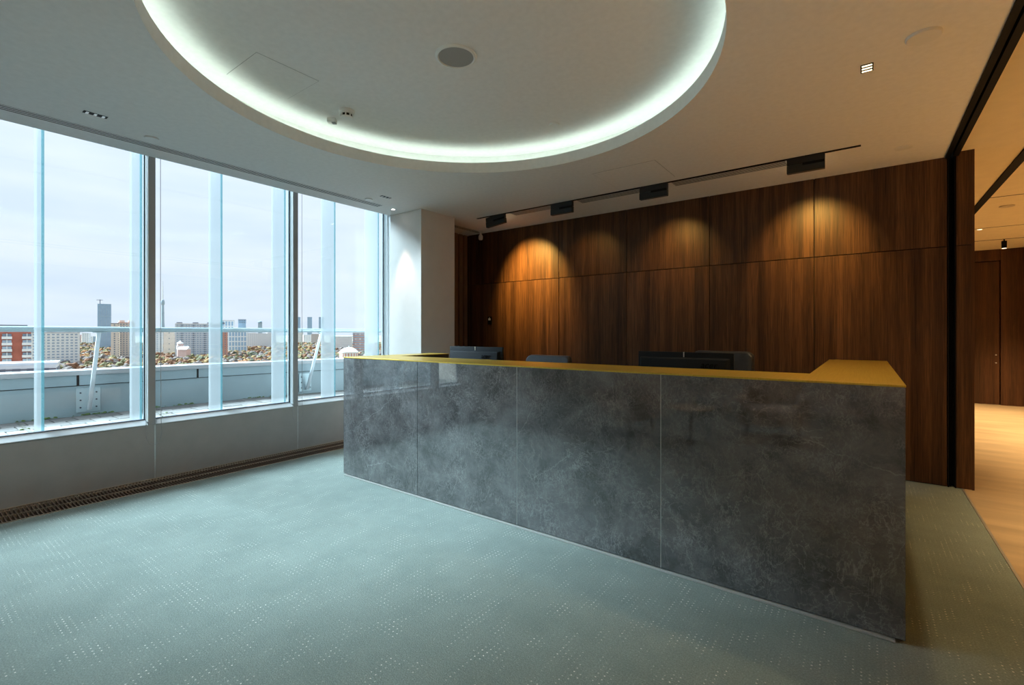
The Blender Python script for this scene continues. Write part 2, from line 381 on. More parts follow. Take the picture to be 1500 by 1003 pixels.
# floor -------------------------------------------------------------
fl = MB().prism([(-5.1, YR), (0.675, YR), (0.675, YB + 0.35), (-5.3, YB + 0.35), (-5.3, 4.04), (-4.90, 4.04), (-4.90, -0.42), (-5.1, -0.42)], -0.06, 0.0).build('floor', M['carpet']); struct(fl, 'grey-green carpet floor with rows of small pale dots', 'floor')
fh = B(0.675, XH, YR, 13.0, -0.06, 0.0).build('floor_hall', M['hall_floor']); struct(fh, 'polished tan stone floor of the hall at the right', 'floor')
ce = B(0.668, 0.682, YR, YB, -0.02, 0.003).build('trim_1', M['alu']); struct(ce, 'thin metal edge between carpet and tan stone floor', 'trim')

# ceiling with the round opening -------------------------------------
def ring_ceiling():
    mb = MB(); n = 160
    x0, x1, y0, y1 = -5.03, 0.575, YR, YB + 0.35
    angs = [2 * math.pi * k / n for k in range(n)] + [math.atan2(y - CY0, x - CX0) % (2 * math.pi) for x in (x0, x1) for y in (y0, y1)]
    angs = sorted(set(round(a, 6) for a in angs)); n = len(angs)
    vs = []
    for a in angs:
        c, s = math.cos(a), math.sin(a)
        t = min(((x1 if c > 0 else x0) - CX0) / c if abs(c) > 1e-9 else 1e9, ((y1 if s > 0 else y0) - CY0) / s if abs(s) > 1e-9 else 1e9)
        o = (CX0 + c * t, CY0 + s * t)
        for r, z in ((None, ZC), (CR, ZC), (CR, ZC + 0.098), (CR + 0.03, ZC + 0.098), (CR + 0.03, ZC + 0.05), (CR + 0.22, ZC + 0.05), (CR + 0.22, ZC + 0.235), (0, ZC + 0.235), (None, ZC + 0.30)):
            vs.append((o[0], o[1], z) if r is None else (CX0 + c * r, CY0 + s * r, z))
    fs = []
    for k in range(n):
        a, b = k * 9, ((k + 1) % n) * 9
        for i in range(6): fs.append((a + i, b + i, b + i + 1, a + i + 1))
        fs.append((a + 6, b + 6, b + 7, a + 7))
        fs.append((a + 8, b + 8, b, a))
    mb.add(vs, fs); return mb
def weld(o):
    bm = bmesh.new(); bm.from_mesh(o.data); bmesh.ops.remove_doubles(bm, verts=bm.verts, dist=1e-5)
    for f_ in bm.faces: f_.smooth = True
    for e in bm.edges:
        if len(e.link_faces) == 2 and e.calc_face_angle(0) > 0.5: e.smooth = False
    bm.to_mesh(o.data); bm.free()
cg = ring_ceiling().build('ceiling', M['plaster'], org=(0, 0, ZC)); weld(cg); struct(cg, 'white plaster ceiling with a large round recessed cove', 'ceiling')
rf = B(-5.03, 0.575, YR, YB + 0.05, ZC + 0.31, ZC + 0.36).build('ceiling_slab', M['plaster']); struct(rf, 'slab hidden above the white ceiling', 'ceiling')
ch = B(0.64, XH, YR, 13.0, 2.93, 3.0).build('ceiling_hall', M['hall_ceiling']); struct(ch, 'warm cream ceiling of the hall', 'ceiling')
for y, x0, x1, w in ((7.77, 1.16, XH, 0.006), (11.3, 0.74, XH, 0.014), (9.95, 1.16, XH, 0.006)):
    B(x0, x1, y - w, y + w, 2.927, 2.935).build('joint', M['dark_gap'], ch)
# LED strip lying in the cove
led = MB(); n = 120; r0, r1 = CR + 0.05, CR + 0.085
vs = []
for k in range(n):
    a = 2 * math.pi * k / n
    for r, z in ((r0, ZC + 0.055), (r1, ZC + 0.055), (r1, ZC + 0.068), (r0, ZC + 0.068)): vs.append((CX0 + r * math.cos(a), CY0 + r * math.sin(a), z))
led.add(vs, [(4 * k + i, 4 * ((k + 1) % n) + i, 4 * ((k + 1) % n) + (i + 1) % 4, 4 * k + (i + 1) % 4) for k in range(n) for i in range(4)])
o = led.build('cove_light', M['led']); tag(o, 'pale green-white light strip glowing inside the round ceiling cove', 'light strip')

# back wall of wood panels -------------------------------------------
wb = B(-5.30, 0.575, YB + 0.022, YB + 0.2, 0, ZC + 0.3).build('wall_back', M['dark_gap']); struct(wb, 'dark walnut panelled wall behind the reception desk', 'wall')
JX = [-5.075, -4.373, -3.394, -2.404, -1.414, -0.414, 0.578]
for z0, z1 in ((0.004, 2.113), (2.113, ZC)):
    for a, b in zip(JX, JX[1:]):
        g = 0.0035
        B(a + g, b - g, YB, YB + 0.02, z0 + g, z1 - (g if z1 < 2.5 else 0)).build('panel', M['wood'], wb, bevel=0.0012, seg=1)

# slatted bit of wall left of it
wl = B(-5.30, -5.13, 4.64, YB + 0.2, 0, ZC + 0.1).build('wall_left', M['dark_gap']); struct(wl, 'short dark wall with vertical wooden slats beside the white column', 'wall')
for y in (4.72, 4.84, 4.96, 5.08, 5.20, 5.365, 5.475, 5.585):
    B(-5.13, -5.075, y - 0.036, y + 0.036, 0, ZC).build('slat', M['slat'], wl, bevel=0.003, seg=1)

# black channel of the partition opening + wooden pier -----------------
B(0.50, 0.70, YB + 0.2, YB + 0.35, -0.05, 3.2).build('wall_channel', M['dark_gap']); struct(bpy.data.objects['wall_channel'], 'dark wall inside the black channel', 'wall')
tr = empty('trim_2', (0.605, YB, 0)); struct(tr, 'black metal channel framing the opening to the hall', 'trim')
B(0.578, 0.588, YB - 0.004, YB + 0.2, 0, ZC).build('upright', M['black'], tr)
B(0.588, 0.625, YB + 0.06, YB + 0.2, 0, ZC).build('upright', M['black'], tr)
B(0.600, 0.606, YB + 0.03, YB + 0.06, 0, ZC).build('upright', M['black'], tr)
B(0.625, 0.635, YB - 0.004, YB + 0.2, 0, ZC).build('upright', M['black'], tr)
B(0.560, 0.594, YR, YB, ZC - 0.012, ZC + 0.1).build('head_rail', M['black'], tr)
B(0.594, 0.610, YR, YB, ZC + 0.03, ZC + 0.1).build('head_rail', M['dark_gap'], tr)
B(0.610, 0.650, YR, YB, ZC - 0.006, ZC + 0.1).build('head_rail', M['black'], tr)
pr = B(0.635, 0.734, YB + 0.02, 13.0, 0, 3.0).build('wall_pier', M['dark_gap']); struct(pr, 'narrow walnut pier at the corner between desk wall and hall', 'wall')
B(0.636, 0.734, YB, YB + 0.02, 0.004, 2.109).build('panel', M['wood'], pr); B(0.636, 0.734, YB, YB + 0.02, 2.116, 2.93).build('panel', M['wood'], pr)
B(0.734, 0.75, YB, 12.7, 0.0, 2.93).build('side_panel', M['wood_hall'], pr)

# hall far wall --------------------------------------------------------
YF = 12.6
wf = B(0.7, XH, YF + 0.1, YF + 0.3, 0, 3.0).build('wall_hall', M['dark_gap']); struct(wf, 'dark wood wall at the far end of the hall', 'wall')
B(0.75, 2.03, YF, YF + 0.1, 2.72, 2.93).build('panel', M['wood_hall'], wf)
B(0.75, 1.10, YF, YF + 0.1, 0, 2.715).build('panel', M['wood_hall'], wf)
B(2.034, 2.335, YF, YF + 0.1, 0, 2.93).build('panel', M['wood_hall'], wf)
B(2.34, 3.3, YF - 0.25, YF + 0.1, 0, 2.93).build('panel', M['wood_hall'], wf)
B(3.31, XH, YF - 0.25, YF + 0.1, 0, 2.93).build('panel', M['wood_hall'], wf)
d1 = empty('door_1', (1.56, YF + 0.08, 0)); struct(d1, 'tall recessed dark wood door at the end of the hall', 'door')
B(1.105, 2.025, YF + 0.05, YF + 0.1, 0.005, 2.71).build('leaf', M['wood_hall'], d1, bevel=0.002, seg=1)
B(1.965, 1.985, YF + 0.02, YF + 0.05, 0.93, 0.95).build('handle', M['alu'], d1); B(1.965, 1.985, YF + 0.02, YF + 0.05, 0.78, 0.80).build('lock', M['alu'], d1)
wr = B(XH, XH + 0.15, YR, 13.0, 0, 3.0).build('wall_right', M['wood_hall']); struct(wr, 'dark wood wall on the far side of the hall, out of sight', 'wall')
wre = B(-5.5, XH, YR - 0.15, YR, 0, 3.2).build('wall_rear', M['wall_paint']); struct(wre, 'white wall behind the camera', 'wall')

# column ---------------------------------------------------------------
col = B(-5.02, -4.425, 4.042, 4.64, 0, ZC).build('column', M['wall_paint'], bevel=0.003, seg=2); struct(col, 'square white column beside the last window', 'column')

# window wall ------------------------------------------------------------
MY = [0.115, 1.492, 2.876, 4.22]        # near edges of the mullions, 60 mm wide
wwi = B(-5.42, XW - 0.012, -0.50, 4.64, -0.14, 0.50).build('wall_window', M['dark_gap']); struct(wwi, 'grey panelled low wall under the windows', 'wall')
for a, b in ((-0.5, 0.168), (0.168, 1.548), (1.548, 2.932), (2.932, 4.64)):
    B(XW - 0.012, XW, a + 0.006, b - 0.006, 0.0, 0.50).build('panel', M['sill_panel'], wwi, bevel=0.002, seg=1)
    B(XW - 0.012, XW - 0.002, b - 0.006, b + 0.006, 0.0, 0.50).build('joint_strip', M['alu'], wwi)
names = ['leftmost tall window cut by the picture edge', 'middle tall window between the two grey mullions', 'narrow-looking tall window next to the white column', 'tall window behind the camera']
spans = [(MY[0] + 0.06, MY[1]), (MY[1] + 0.06, MY[2]), (MY[2] + 0.06, MY[3]), (-0.42, MY[0])]
for i, (a, b) in enumerate(spans):
    w = empty('window_%d' % (i + 1), (-5.4, (a + b) / 2, 0.5)); struct(w, names[i], 'window')
    MB().add([(x_, y_, z_) for y_ in (a, b) for x_, z_ in ((-5.43, 0.502), (XW + 0.004, 0.502), (XW + 0.004, 0.508), (-5.372, 0.543), (-5.43, 0.543))],
             [(0, 1, 2, 3, 4), (9, 8, 7, 6, 5)] + [(i_, (i_ + 1) % 5, 5 + (i_ + 1) % 5, 5 + i_) for i_ in range(5)]).build('sill', M['frame'], w)
    B(-5.41, -5.372, a, b, 0.543, 0.550).build('gasket', M['gasket'], w)
    B(-5.405, -5.385, a + 0.004, b - 0.004, 0.54, 3.06).build('pane', M['pane'], w)
    B(-5.43, XW, a, b, 3.06, 3.10).build('head', M['frame'], w)
    if i < 3:
        y = b
        B(-5.43, XW - 0.006, y, y + 0.03, 0.532, 3.06).build('frame', M['frame'], w)
        B(-5.394, -5.384, y - 0.006, y, 0.532, 3.06).build('gasket', M['gasket'], w)
        B(-5.43, XW - 0.004, y + 0.008, y + 0.060, 0.50, 3.06).build('mullion', M['mullion'], w, bevel=0.002, seg=1) if i < 2 else B(-5.43, XW + 0.05, y + 0.012, y + 0.15, 0.50, 3.06).build('jamb', M['frame'], w)
    else:
        B(-5.43, XW, b, b + 0.06, 0.50, 3.06).build('mullion', M['mullion'], w)
ww2 = B(-5.45, -5.02, YR, -0.42, 0, 3.2).build('wall_window_near', M['wall_paint']); struct(ww2, 'white wall left of the windows, out of sight', 'wall')
ww3 = MB().prism([(-5.45, 4.37), (-5.0, 4.37), (-5.0, 4.63), (-5.30, 4.66), (-5.30, YB + 0.2), (-5.45, YB + 0.2)], 0, 3.2).build('wall_window_far', M['wall_paint']); struct(ww3, 'wall hidden behind the white column', 'wall')
ws = B(-5.46, -5.03, -0.5, 4.64, 3.10, 3.22).build('ceiling_blind_box', M['plaster']); struct(ws, 'recess for the blinds above the windows', 'ceiling')

wsf = B(-5.31, -5.03, 4.64, YB + 0.35, ZC, 3.22).build('ceiling_corner', M['plaster']); struct(wsf, 'strip of white ceiling in the corner behind the column', 'ceiling')
# blind cords ---------------------------------------------------------------
for px_y, lab in ((1.525, 'thin looped blind cord hanging at the left grey mullion'), (2.908, 'thin looped blind cord hanging at the right grey mullion')):
    mb = MB(); X = XW + 0.03
    pts = [(X, px_y - 0.05, 2.98), (X, px_y - 0.048, 1.6), (X, px_y - 0.055, 0.55)]
    pts += [(X, px_y + 0.005 - 0.06 * math.cos(t), 0.42 - 0.10 * math.sin(t)) for t in [math.pi * k / 12 for k in range(13)]]
    pts += [(X, px_y + 0.06, 0.55), (X, px_y + 0.055, 1.6), (X, px_y + 0.055, 2.98)]
    o = mb.tube(pts, 0.0022, 6).build('blind_cord', M['cord'], smooth=True); tag(o, lab, 'cord', 'blind cords')

# floor grille -----------------------------------------------------------
gr = empty('floor_grille', (-5.1, 1.8, 0)); tag(gr, 'long bronze floor grille running along the foot of the window wall', 'grille')
B(XW, -4.90, -0.42, 4.04, -0.13, -0.115).build('tray', M['dark_gap'], gr)
B(-4.912, -4.90, -0.42, 4.04, -0.115, 0.004).build('edge_rail', M['grille_rail'], gr)
B(XW, XW + 0.012, -0.42, 4.04, -0.115, 0.004).build('edge_rail', M['grille_rail'], gr)
for x in (-5.235, -5.09): B(x, x + 0.007, -0.42, 4.04, -0.03, 0.003).build('rail', M['grille_rail'], gr)
mb = MB(); y = -0.41
while y < 4.03: mb.box(XW + 0.012, -4.912, y, y + 0.007, -0.022, -0.001); y += 0.0235
o = mb.build('crossbars', M['grille'], gr); o['kind'] = 'stuff'

# ================================================================== RECEPTION DESK
YD, DX0, DX1, DH = 2.662, -3.991, 0.139, 1.1247
dk = empty('reception_desk', ((DX0 + DX1) / 2, YD, 0)); tag(dk, 'long reception desk faced with polished grey marble and topped in brass', 'desk')
DJ = [DX0, -2.959, -1.945, -0.932, DX1]
for a, b in zip(DJ, DJ[1:]):
    B(a + (0.002 if a > DX0 else 0), b - (0.002 if b < DX1 else 0), YD, YD + 0.02, 0.018, DH - 0.010).build('front_panel', M['marble'], dk)
for x in DJ[2:-1]: B(x - 0.002, x + 0.002, YD + 0.0006, YD + 0.02, 0.018, DH - 0.010).build('joint_strip', M['alu'], dk)
B(DX1 - 0.02, DX1, YD + 0.02, 4.915, 0.018, DH - 0.010).build('end_panel', M['marble'], dk)
B(DX0, DX0 + 0.02, YD + 0.02, 3.81, 0.018, DH - 0.010).build('end_panel', M['marble'], dk)
top = MB().prism([(DX0, YD - 0.002), (DX1 + 0.002, YD - 0.002), (DX1 + 0.002, 4.92), (-0.25, 4.92), (-0.25, 3.12), (-3.72, 3.12), (-3.72, 3.81), (DX0, 3.81)], DH - 0.010, DH)
top.build('countertop', M['brass'], dk, bevel=0.001, seg=1)
B(DX0 + 0.05, DX1 - 0.06, YD + 0.02, YD + 0.05, 0.0, 0.12).build('plinth', M['dark_gap'], dk)
B(DX0 + 0.02, DX1 - 0.035, YD - 0.012, YD + 0.02, 0.003, 0.012).build('base_strip', M['strip'], dk)
B(DX0 + 0.02, DX1 - 0.02, YD + 0.02, YD + 0.04, 0.018, DH - 0.01).build('backing_board', M['carcass'], dk)
B(-3.72, -0.25, 3.10, 3.118, 0.80, DH - 0.01).build('inner_upstand', M['carcass'], dk)
B(-0.25, -0.232, 3.10, 4.915, 0.018, DH - 0.01).build('inner_panel', M['carcass'], dk)
B(-0.25, DX1, 4.90, 4.918, 0.018, DH - 0.01).build('inner_panel', M['marble'], dk)
B(-3.74, -3.722, 3.10, 3.80, 0.018, DH - 0.01).build('inner_panel', M['carcass'], dk)
B(DX0 + 0.02, -3.722, 3.79, 3.808, 0.018, DH - 0.01).build('inner_panel', M['carcass'], dk)
B(-3.72, -0.25, YD + 0.04, 3.55, 0.715, 0.74).build('worktop', M['worktop'], dk)
for x in (-3.0, -1.945, -1.0): B(x - 0.009, x + 0.009, YD + 0.04, 3.5, 0, 0.715).build('support', M['carcass'], dk)

# monitors --------------------------------------------------------------
def text_mesh(body, size, depth):
    cu = bpy.data.curves.new('lettering', 'FONT'); cu.body = body; cu.size = size; cu.extrude = depth; cu.align_x = 'CENTER'; cu.align_y = 'CENTER'; cu.shear = 0.25
    o = bpy.data.objects.new('lettering', cu); COL.objects.link(o)
    bpy.context.view_layer.update()
    me = bpy.data.meshes.new_from_object(o.evaluated_get(bpy.context.evaluated_depsgraph_get()))
    bpy.data.objects.remove(o); return me
ACER = text_mesh('acer', 0.060, 0.0012); ACER.materials.append(M['logo'])
def monitor(x0, x1, y, ztop, label, logo_x):
    w = x1 - x0; cx = (x0 + x1) / 2; h = 0.365
    m = empty('computer_monitor', (cx, y, 0.74)); tag(m, label, 'monitor', 'monitors on the reception desk')
    B(x0, x1, y, y + 0.022, ztop - h, ztop).build('housing', M['monitor'], m, bevel=0.004, seg=2, smooth=True)
    B(x0 + 0.012, x1 - 0.012, y + 0.022, y + 0.0235, ztop - h + 0.02, ztop - 0.012).build('screen', M['screen'], m)
    mb = MB(); i0, i1 = 0.02, 0.055
    z0, z1 = ztop - h + 0.01, ztop - 0.036
    vs = [(x0 + 0.015, y + .002, z0), (x1 - 0.02, y + .002, z0), (x1 - 0.02, y + .002, z1), (x0 + 0.015, y + .002, z1), (x0 + 0.03, y - i1, z0 + .02), (x1 - 0.035, y - i1, z0 + .02), (x1 - 0.035, y - 0.030, z1 - 0.008), (x0 + 0.03, y - 0.030, z1 - 0.008)]
    mb.add(vs, [(0, 1, 2, 3), (7, 6, 5, 4), (0, 4, 5, 1), (1, 5, 6, 2), (2, 6, 7, 3), (3, 7, 4, 0)]).build('back_shell', M['monitor'], m, bevel=0.006, seg=2, smooth=True)
    B(cx + 0.001, cx + 0.007, y - 0.004, y + 0.004, ztop - 0.034, ztop + 0.0005).build('seam_clip', M['alu'], m)
    B(cx - 0.03, cx + 0.03, y - 0.05, y - 0.022, 0.75, ztop - 0.20).build('stand', M['monitor'], m, bevel=0.004)
    MB().lathe([(0, 0.74), (0.115, 0.74), (0.115, 0.748), (0.03, 0.757), (0, 0.757)], (cx, y - 0.03, 0), 32).build('foot', M['monitor'], m, smooth=True)
    t = bpy.data.objects.new('logo', ACER); COL.objects.link(t); t.parent = m
    t.location = (logo_x - cx, -0.0375, ztop - 0.083 - 0.74); t.rotation_euler = (math.pi / 2 - 0.09, 0, 0)
monitor(-3.21, -2.568, 3.30, 1.226, 'black computer monitor seen from behind at the left end of the desk', -2.735)
monitor(-1.32, -0.68, 3.30, 1.221, 'black computer monitor seen from behind near the brass return counter', -0.825)

# office chairs ------------------------------------------------------------
def chair(x, y, ztop, w, rot, label):
    c = empty('office_chair', (x, y, 0)); tag(c, label, 'chair', 'office chairs behind the desk')
    def bld(mb, name, mat, **k):
        mb.v = [p + Vector((x, y, 0)) for p in mb.v]; return mb.build(name, mat, c, **k)
    def rr(w, h, r, n=6):
        pts = []
        for cx_, cz_, a0 in ((w / 2 - r, h / 2 - r, 0), (-w / 2 + r, h / 2 - r, 90), (-w / 2 + r, -h / 2 + r, 180), (w / 2 - r, -h / 2 + r, 270)):
            for k in range(n + 1):
                a = math.radians(a0 + 90 * k / n); pts.append((cx_ + r * math.cos(a), cz_ + r * math.sin(a)))
        return pts
    h = ztop - 0.55
    pts = rr(w, h, 0.055)
    mb = MB(); n = len(pts); vs = []
    for off, s in ((0.0, 0.86), (0.012, 0.965), (0.04, 1.0), (0.075, 0.965), (0.09, 0.86)):
        for px, pz in pts:
            vs.append((px * (1 - (1 - s) * 0.35), 0.20 + off + 0.04 * (2 * px / w) ** 2 * -1 + 0.06 * (pz / h), 0.55 + h / 2 + pz * (1 - (1 - s) * 0.3)))
    fs = [(i * n + k, i * n + (k + 1) % n, (i + 1) * n + (k + 1) % n, (i + 1) * n + k) for i in range(4) for k in range(n)] + [tuple(range(n - 1, -1, -1)), tuple(range(4 * n, 5 * n))]
    bld(mb.add(vs, fs), 'backrest', M['leather'], smooth=True)
    bld(MB().box(-0.25, 0.25, -0.25, 0.24, 0.44, 0.53), 'seat', M['leather'], bevel=0.035, seg=3, smooth=True)
    bld(MB().box(-0.03, 0.03, 0.22, 0.30, 0.42, 0.75), 'back_bracket', M['black'], bevel=0.008)
    for s in (-1, 1):
        a = bld(MB().box(s * 0.28 - 0.035, s * 0.28 + 0.035, -0.14, 0.16, 0.66, 0.69), 'armrest', M['black'], bevel=0.012)
        bld(MB().box(s * 0.28 - 0.015, s * 0.28 + 0.015, -0.02, 0.05, 0.45, 0.66), 'arm_post', M['black'], bevel=0.005)
    bld(MB().lathe([(0, 0.10), (0.035, 0.10), (0.035, 0.28), (0.022, 0.28), (0.022, 0.44), (0, 0.44)], n=16), 'gas_column', M['black'], smooth=True)
    for k in range(5):
        a = 2 * math.pi * k / 5 + 0.3
        bld(MB().tube([(0.02 * math.cos(a), 0.02 * math.sin(a), 0.13), (0.30 * math.cos(a), 0.30 * math.sin(a), 0.075)], [0.026, 0.016], 8), 'leg', M['black'], smooth=True)
        M4 = Matrix.Translation((0.30 * math.cos(a), 0.30 * math.sin(a), 0.03)) @ Matrix.Rotation(a, 4, 'Z') @ Matrix.Rotation(math.pi / 2, 4, 'X')
        bld(MB().lathe([(0, -0.018), (0.026, -0.018), (0.03, -0.01), (0.03, 0.01), (0.026, 0.018), (0, 0.018)], n=14, M=M4), 'caster', M['black'], smooth=True)
    c.rotation_euler = (0, 0, rot)
chair(-2.54, 3.80, 1.13, 0.50, 0.04, 'black padded office chair between the two desk monitors')
chair(-0.93, 3.80, 1.208, 0.47, -0.06, 'black high office chair mostly hidden behind the right-hand monitor')

# switch plate on the wood wall ------------------------------------------------
s_ = empty('wall_reader', (-4.618, YB, 1.5)); tag(s_, 'small black card reader with a pale sign on the walnut wall', 'card reader')
B(-4.655, -4.581, YB - 0.018, YB, 1.485, 1.605).build('body', M['black'], s_, bevel=0.004)
MB().prism([(-4.642, 1.545), (-4.594, 1.545), (-4.594, 1.580), (-4.618, 1.600), (-4.642, 1.580)], 0, 0.002)
mb = MB(); pts = [(-4.640, 1.548), (-4.596, 1.548), (-4.596, 1.578), (-4.607, 1.578), (-4.618, 1.598), (-4.629, 1.578), (-4.640, 1.578)]
mb.add([(x, YB - 0.0195, z) for x, z in pts] + [(x, YB - 0.018, z) for x, z in pts], [tuple(range(7)), tuple(range(13, 6, -1))] + [(i, (i + 1) % 7, 7 + (i + 1) % 7, 7 + i) for i in range(7)])
mb.build('sign', M['white_plastic'], s_)

# ================================================================== CEILING FITTINGS
ZU = ZC + 0.235
def disc(x, y, z, r, label, mat='white_plastic', name='ceiling_cover', t=0.012, cat='cover', group=None):
    o = MB().lathe([(0, -t), (r * 0.94, -t), (r, -t * 0.6), (r, 0), (0, 0)], (x, y, z), 40).build(name, M[mat], smooth=True); tag(o, label, cat, group); return o
sp = empty('ceiling_speaker', (-2.117, 2.233, ZU)); tag(sp, 'round ceiling speaker with grey mesh at the centre of the cove', 'speaker')
MB().lathe([(0.112, 0), (0.112, -0.006), (0.118, -0.012), (0.132, -0.008), (0.134, 0)], (-2.117, 2.233, ZU), 48).build('ring', M['white_plastic'], sp, smooth=True)
MB().lathe([(0, -0.008), (0.113, -0.006), (0.113, 0), (0, 0)], (-2.117, 2.233, ZU), 48).build('mesh_cover', M['grey_mesh'], sp, smooth=True)
sm = empty('smoke_detector', (-3.338, 2.255, ZU)); tag(sm, 'white smoke detector with dark slots on the cove ceiling', 'smoke detector')
c_ = (-3.338, 2.255, ZU)
MB().lathe([(0, 0), (0.062, 0), (0.062, -0.02), (0.055, -0.024), (0.05, -0.03), (0, -0.03)], c_, 32).build('base', M['white_plastic'], sm, smooth=True)
MB().lathe([(0, -0.03), (0.042, -0.03), (0.042, -0.05), (0, -0.05)], c_, 24).build('chamber', M['dark_gap'], sm)
MB().lathe([(0, -0.05), (0.046, -0.05), (0.043, -0.058), (0.028, -0.064), (0, -0.064)], c_, 32).build('cap', M['white_plastic'], sm, smooth=True)
for k in range(8):
    a = 2 * math.pi * k / 8; M4 = Matrix.Translation(c_) @ Matrix.Rotation(a, 4, 'Z')
    MB().box(0.038, 0.047, -0.005, 0.005, -0.05, -0.03, M4).build('rib', M['white_plastic'], sm)
pi = empty('motion_sensor', (-3.56, 2.265, ZU)); tag(pi, 'little white boxy sensor next to the smoke detector', 'sensor')
M4 = Matrix.Translation((-3.56, 2.265, ZU)) @ Matrix.Rotation(0.7, 4, 'Z')
MB().box(-0.035, 0.035, -0.028, 0.028, -0.035, 0, M4).build('body', M['white_plastic'], pi, bevel=0.006)
MB().box(0.0, 0.034, -0.02, 0.02, -0.040, -0.033, M4).build('lens', M['grey_mesh'], pi, bevel=0.003)
disc(-2.127, 3.455, ZU, 0.042, 'small round white cover near the bright rim inside the cove', t=0.014)
disc(-4.544, 1.303, ZC, 0.05, 'small round white ceiling cover by the long window slot diffuser, above the left mullion')
disc(-4.600, 3.397, ZC, 0.045, 'small round white ceiling cover near the column end of the slot diffuser')
disc(0.243, 3.26, ZC, 0.075, 'largest round white ceiling cover, near the black ceiling channel', t=0.014)
disc(0.253, 5.133, ZC, 0.06, 'faint flush round ceiling cover close to the walnut wall', t=0.004)
disc(1.407, 8.386, 2.93, 0.07, 'round cover on the cream hall ceiling', 'grille_rail', t=0.01)

def hatch(x0, x1, y0, y1, z, label, w=0.004):
    h = empty('access_hatch', ((x0 + x1) / 2, (y0 + y1) / 2, z)); tag(h, label, 'hatch', 'ceiling access hatches')
    B(x0, x1, y0, y1, z - 0.0012, z + 0.002).build('gap', M['grey_mesh'], h)
    B(x0 + w, x1 - w, y0 + w, y1 - w, z - 0.0022, z + 0.001).build('panel', M['plaster'], h)
hatch(-3.53, -3.10, 1.44, 1.87, ZU, 'square white access hatch inside the round cove', 0.0025)
hatch(-2.13, -1.51, 4.16, 4.72, ZC, 'square white access hatch between the cove and the black track', 0.0025)

# slot diffusers -----------------------------------------------------------
def diffuser(x0, x1, y0, y1, along, n, label, z=ZC):
    d = empty('slot_diffuser', ((x0 + x1) / 2, (y0 + y1) / 2, z)); tag(d, label, 'diffuser', 'linear ceiling diffusers')
    B(x0, x1, y0, y1, z - 0.002, z).build('backing', M['dark_gap'], d)
    for k in range(n):
        t0, t1 = k / (n - 0.62), (k + 0.38) / (n - 0.62)
        if along == 'y': B(x0 + (x1 - x0) * t0, x0 + (x1 - x0) * t1, y0, y1, z - 0.0032, z - 0.0021).build('slat', M['white_plastic'], d)
        else: B(x0, x1, y0 + (y1 - y0) * t0, y0 + (y1 - y0) * t1, z - 0.0032, z - 0.0021).build('slat', M['white_plastic'], d)
diffuser(-4.80, -4.69, -0.4, 3.665, 'y', 4, 'long white slot diffuser in the ceiling along the windows')
diffuser(-4.82, -4.72, 4.70, 5.57, 'y', 4, 'short slot diffuser in the ceiling corner behind the white column')
diffuser(-3.68, -3.06, 4.885, 5.03, 'x', 6, 'slot diffuser between the first two black spotlights left of the row')
diffuser(-2.70, -1.94, 4.885, 5.03, 'x', 6, 'slot diffuser between the second and third black spotlights')
diffuser(-1.60, -0.58, 4.885, 5.03, 'x', 6, 'longest slot diffuser in the row, beside the rightmost black spotlight')

# black track and its spotlights ---------------------------------------------
tk = empty('light_track', (-2.1, 4.85, ZC)); tag(tk, 'thin black lighting track on the ceiling before the walnut wall', 'track')
B(-4.21, -0.03, 4.838, 4.850, ZC - 0.006, ZC).build('rail', M['black'], tk); B(-4.21, -0.03, 4.858, 4.866, ZC - 0.006, ZC).build('rail', M['black'], tk)
B(-4.21, -0.03, 4.850, 4.858, ZC - 0.001, ZC + 0.001).build('slot', M['dark_gap'], tk)
WARM = (1.0, 0.60, 0.14)
FX = [(-4.05, -3.735, 13, 'first'), (-3.035, -2.74, 0.6, 'second'), (-1.925, -1.63, 1.3, 'third'), (-0.562, -0.278, 3.1, 'fourth')]
for i, (a, b, e, w) in enumerate(FX):
    f_ = empty('track_spotlight', ((a + b) / 2, 4.85, ZC)); tag(f_, 'black box-shaped spotlight, %s from the white column on the ceiling track' % w, 'spotlight', 'black spotlights on the ceiling track')
    tilt = Matrix.Translation(((a + b) / 2, 4.85, ZC - 0.05)) @ Matrix.Rotation(-0.10 if i == 0 else 0.0, 4, 'Y')
    hw = (b - a) / 2
    MB().box(-hw, hw, -0.008, 0.030, -0.015, 0.045, tilt).build('gear_box', M['fixture'], f_, bevel=0.002, seg=1)
    MB().box(-hw, hw, -0.013, 0.034, -0.085, -0.017, tilt).build('lamp_head', M['fixture'], f_, bevel=0.003, seg=1)
    MB().box(-hw * 0.15, hw * 0.98, -0.016, -0.011, -0.032, -0.010, tilt).build('hinge_plate', M['black'], f_)
    MB().box(-hw * 0.8, hw * 0.8, 0.030, 0.036, -0.078, -0.03, tilt).build('lens', M['lamp_warm' if e > 3 else 'screen'], f_)
    cx = (a + b) / 2
    lamp('spotlight_beam', 'SPOT', (cx, 4.93, ZC - 0.10), e * 10, WARM, f_, aim=(cx + (0.05 if i == 0 else 0), YB, 2.15), spot_size=1.3, spot_blend=1.0, shadow_soft_size=0.03)

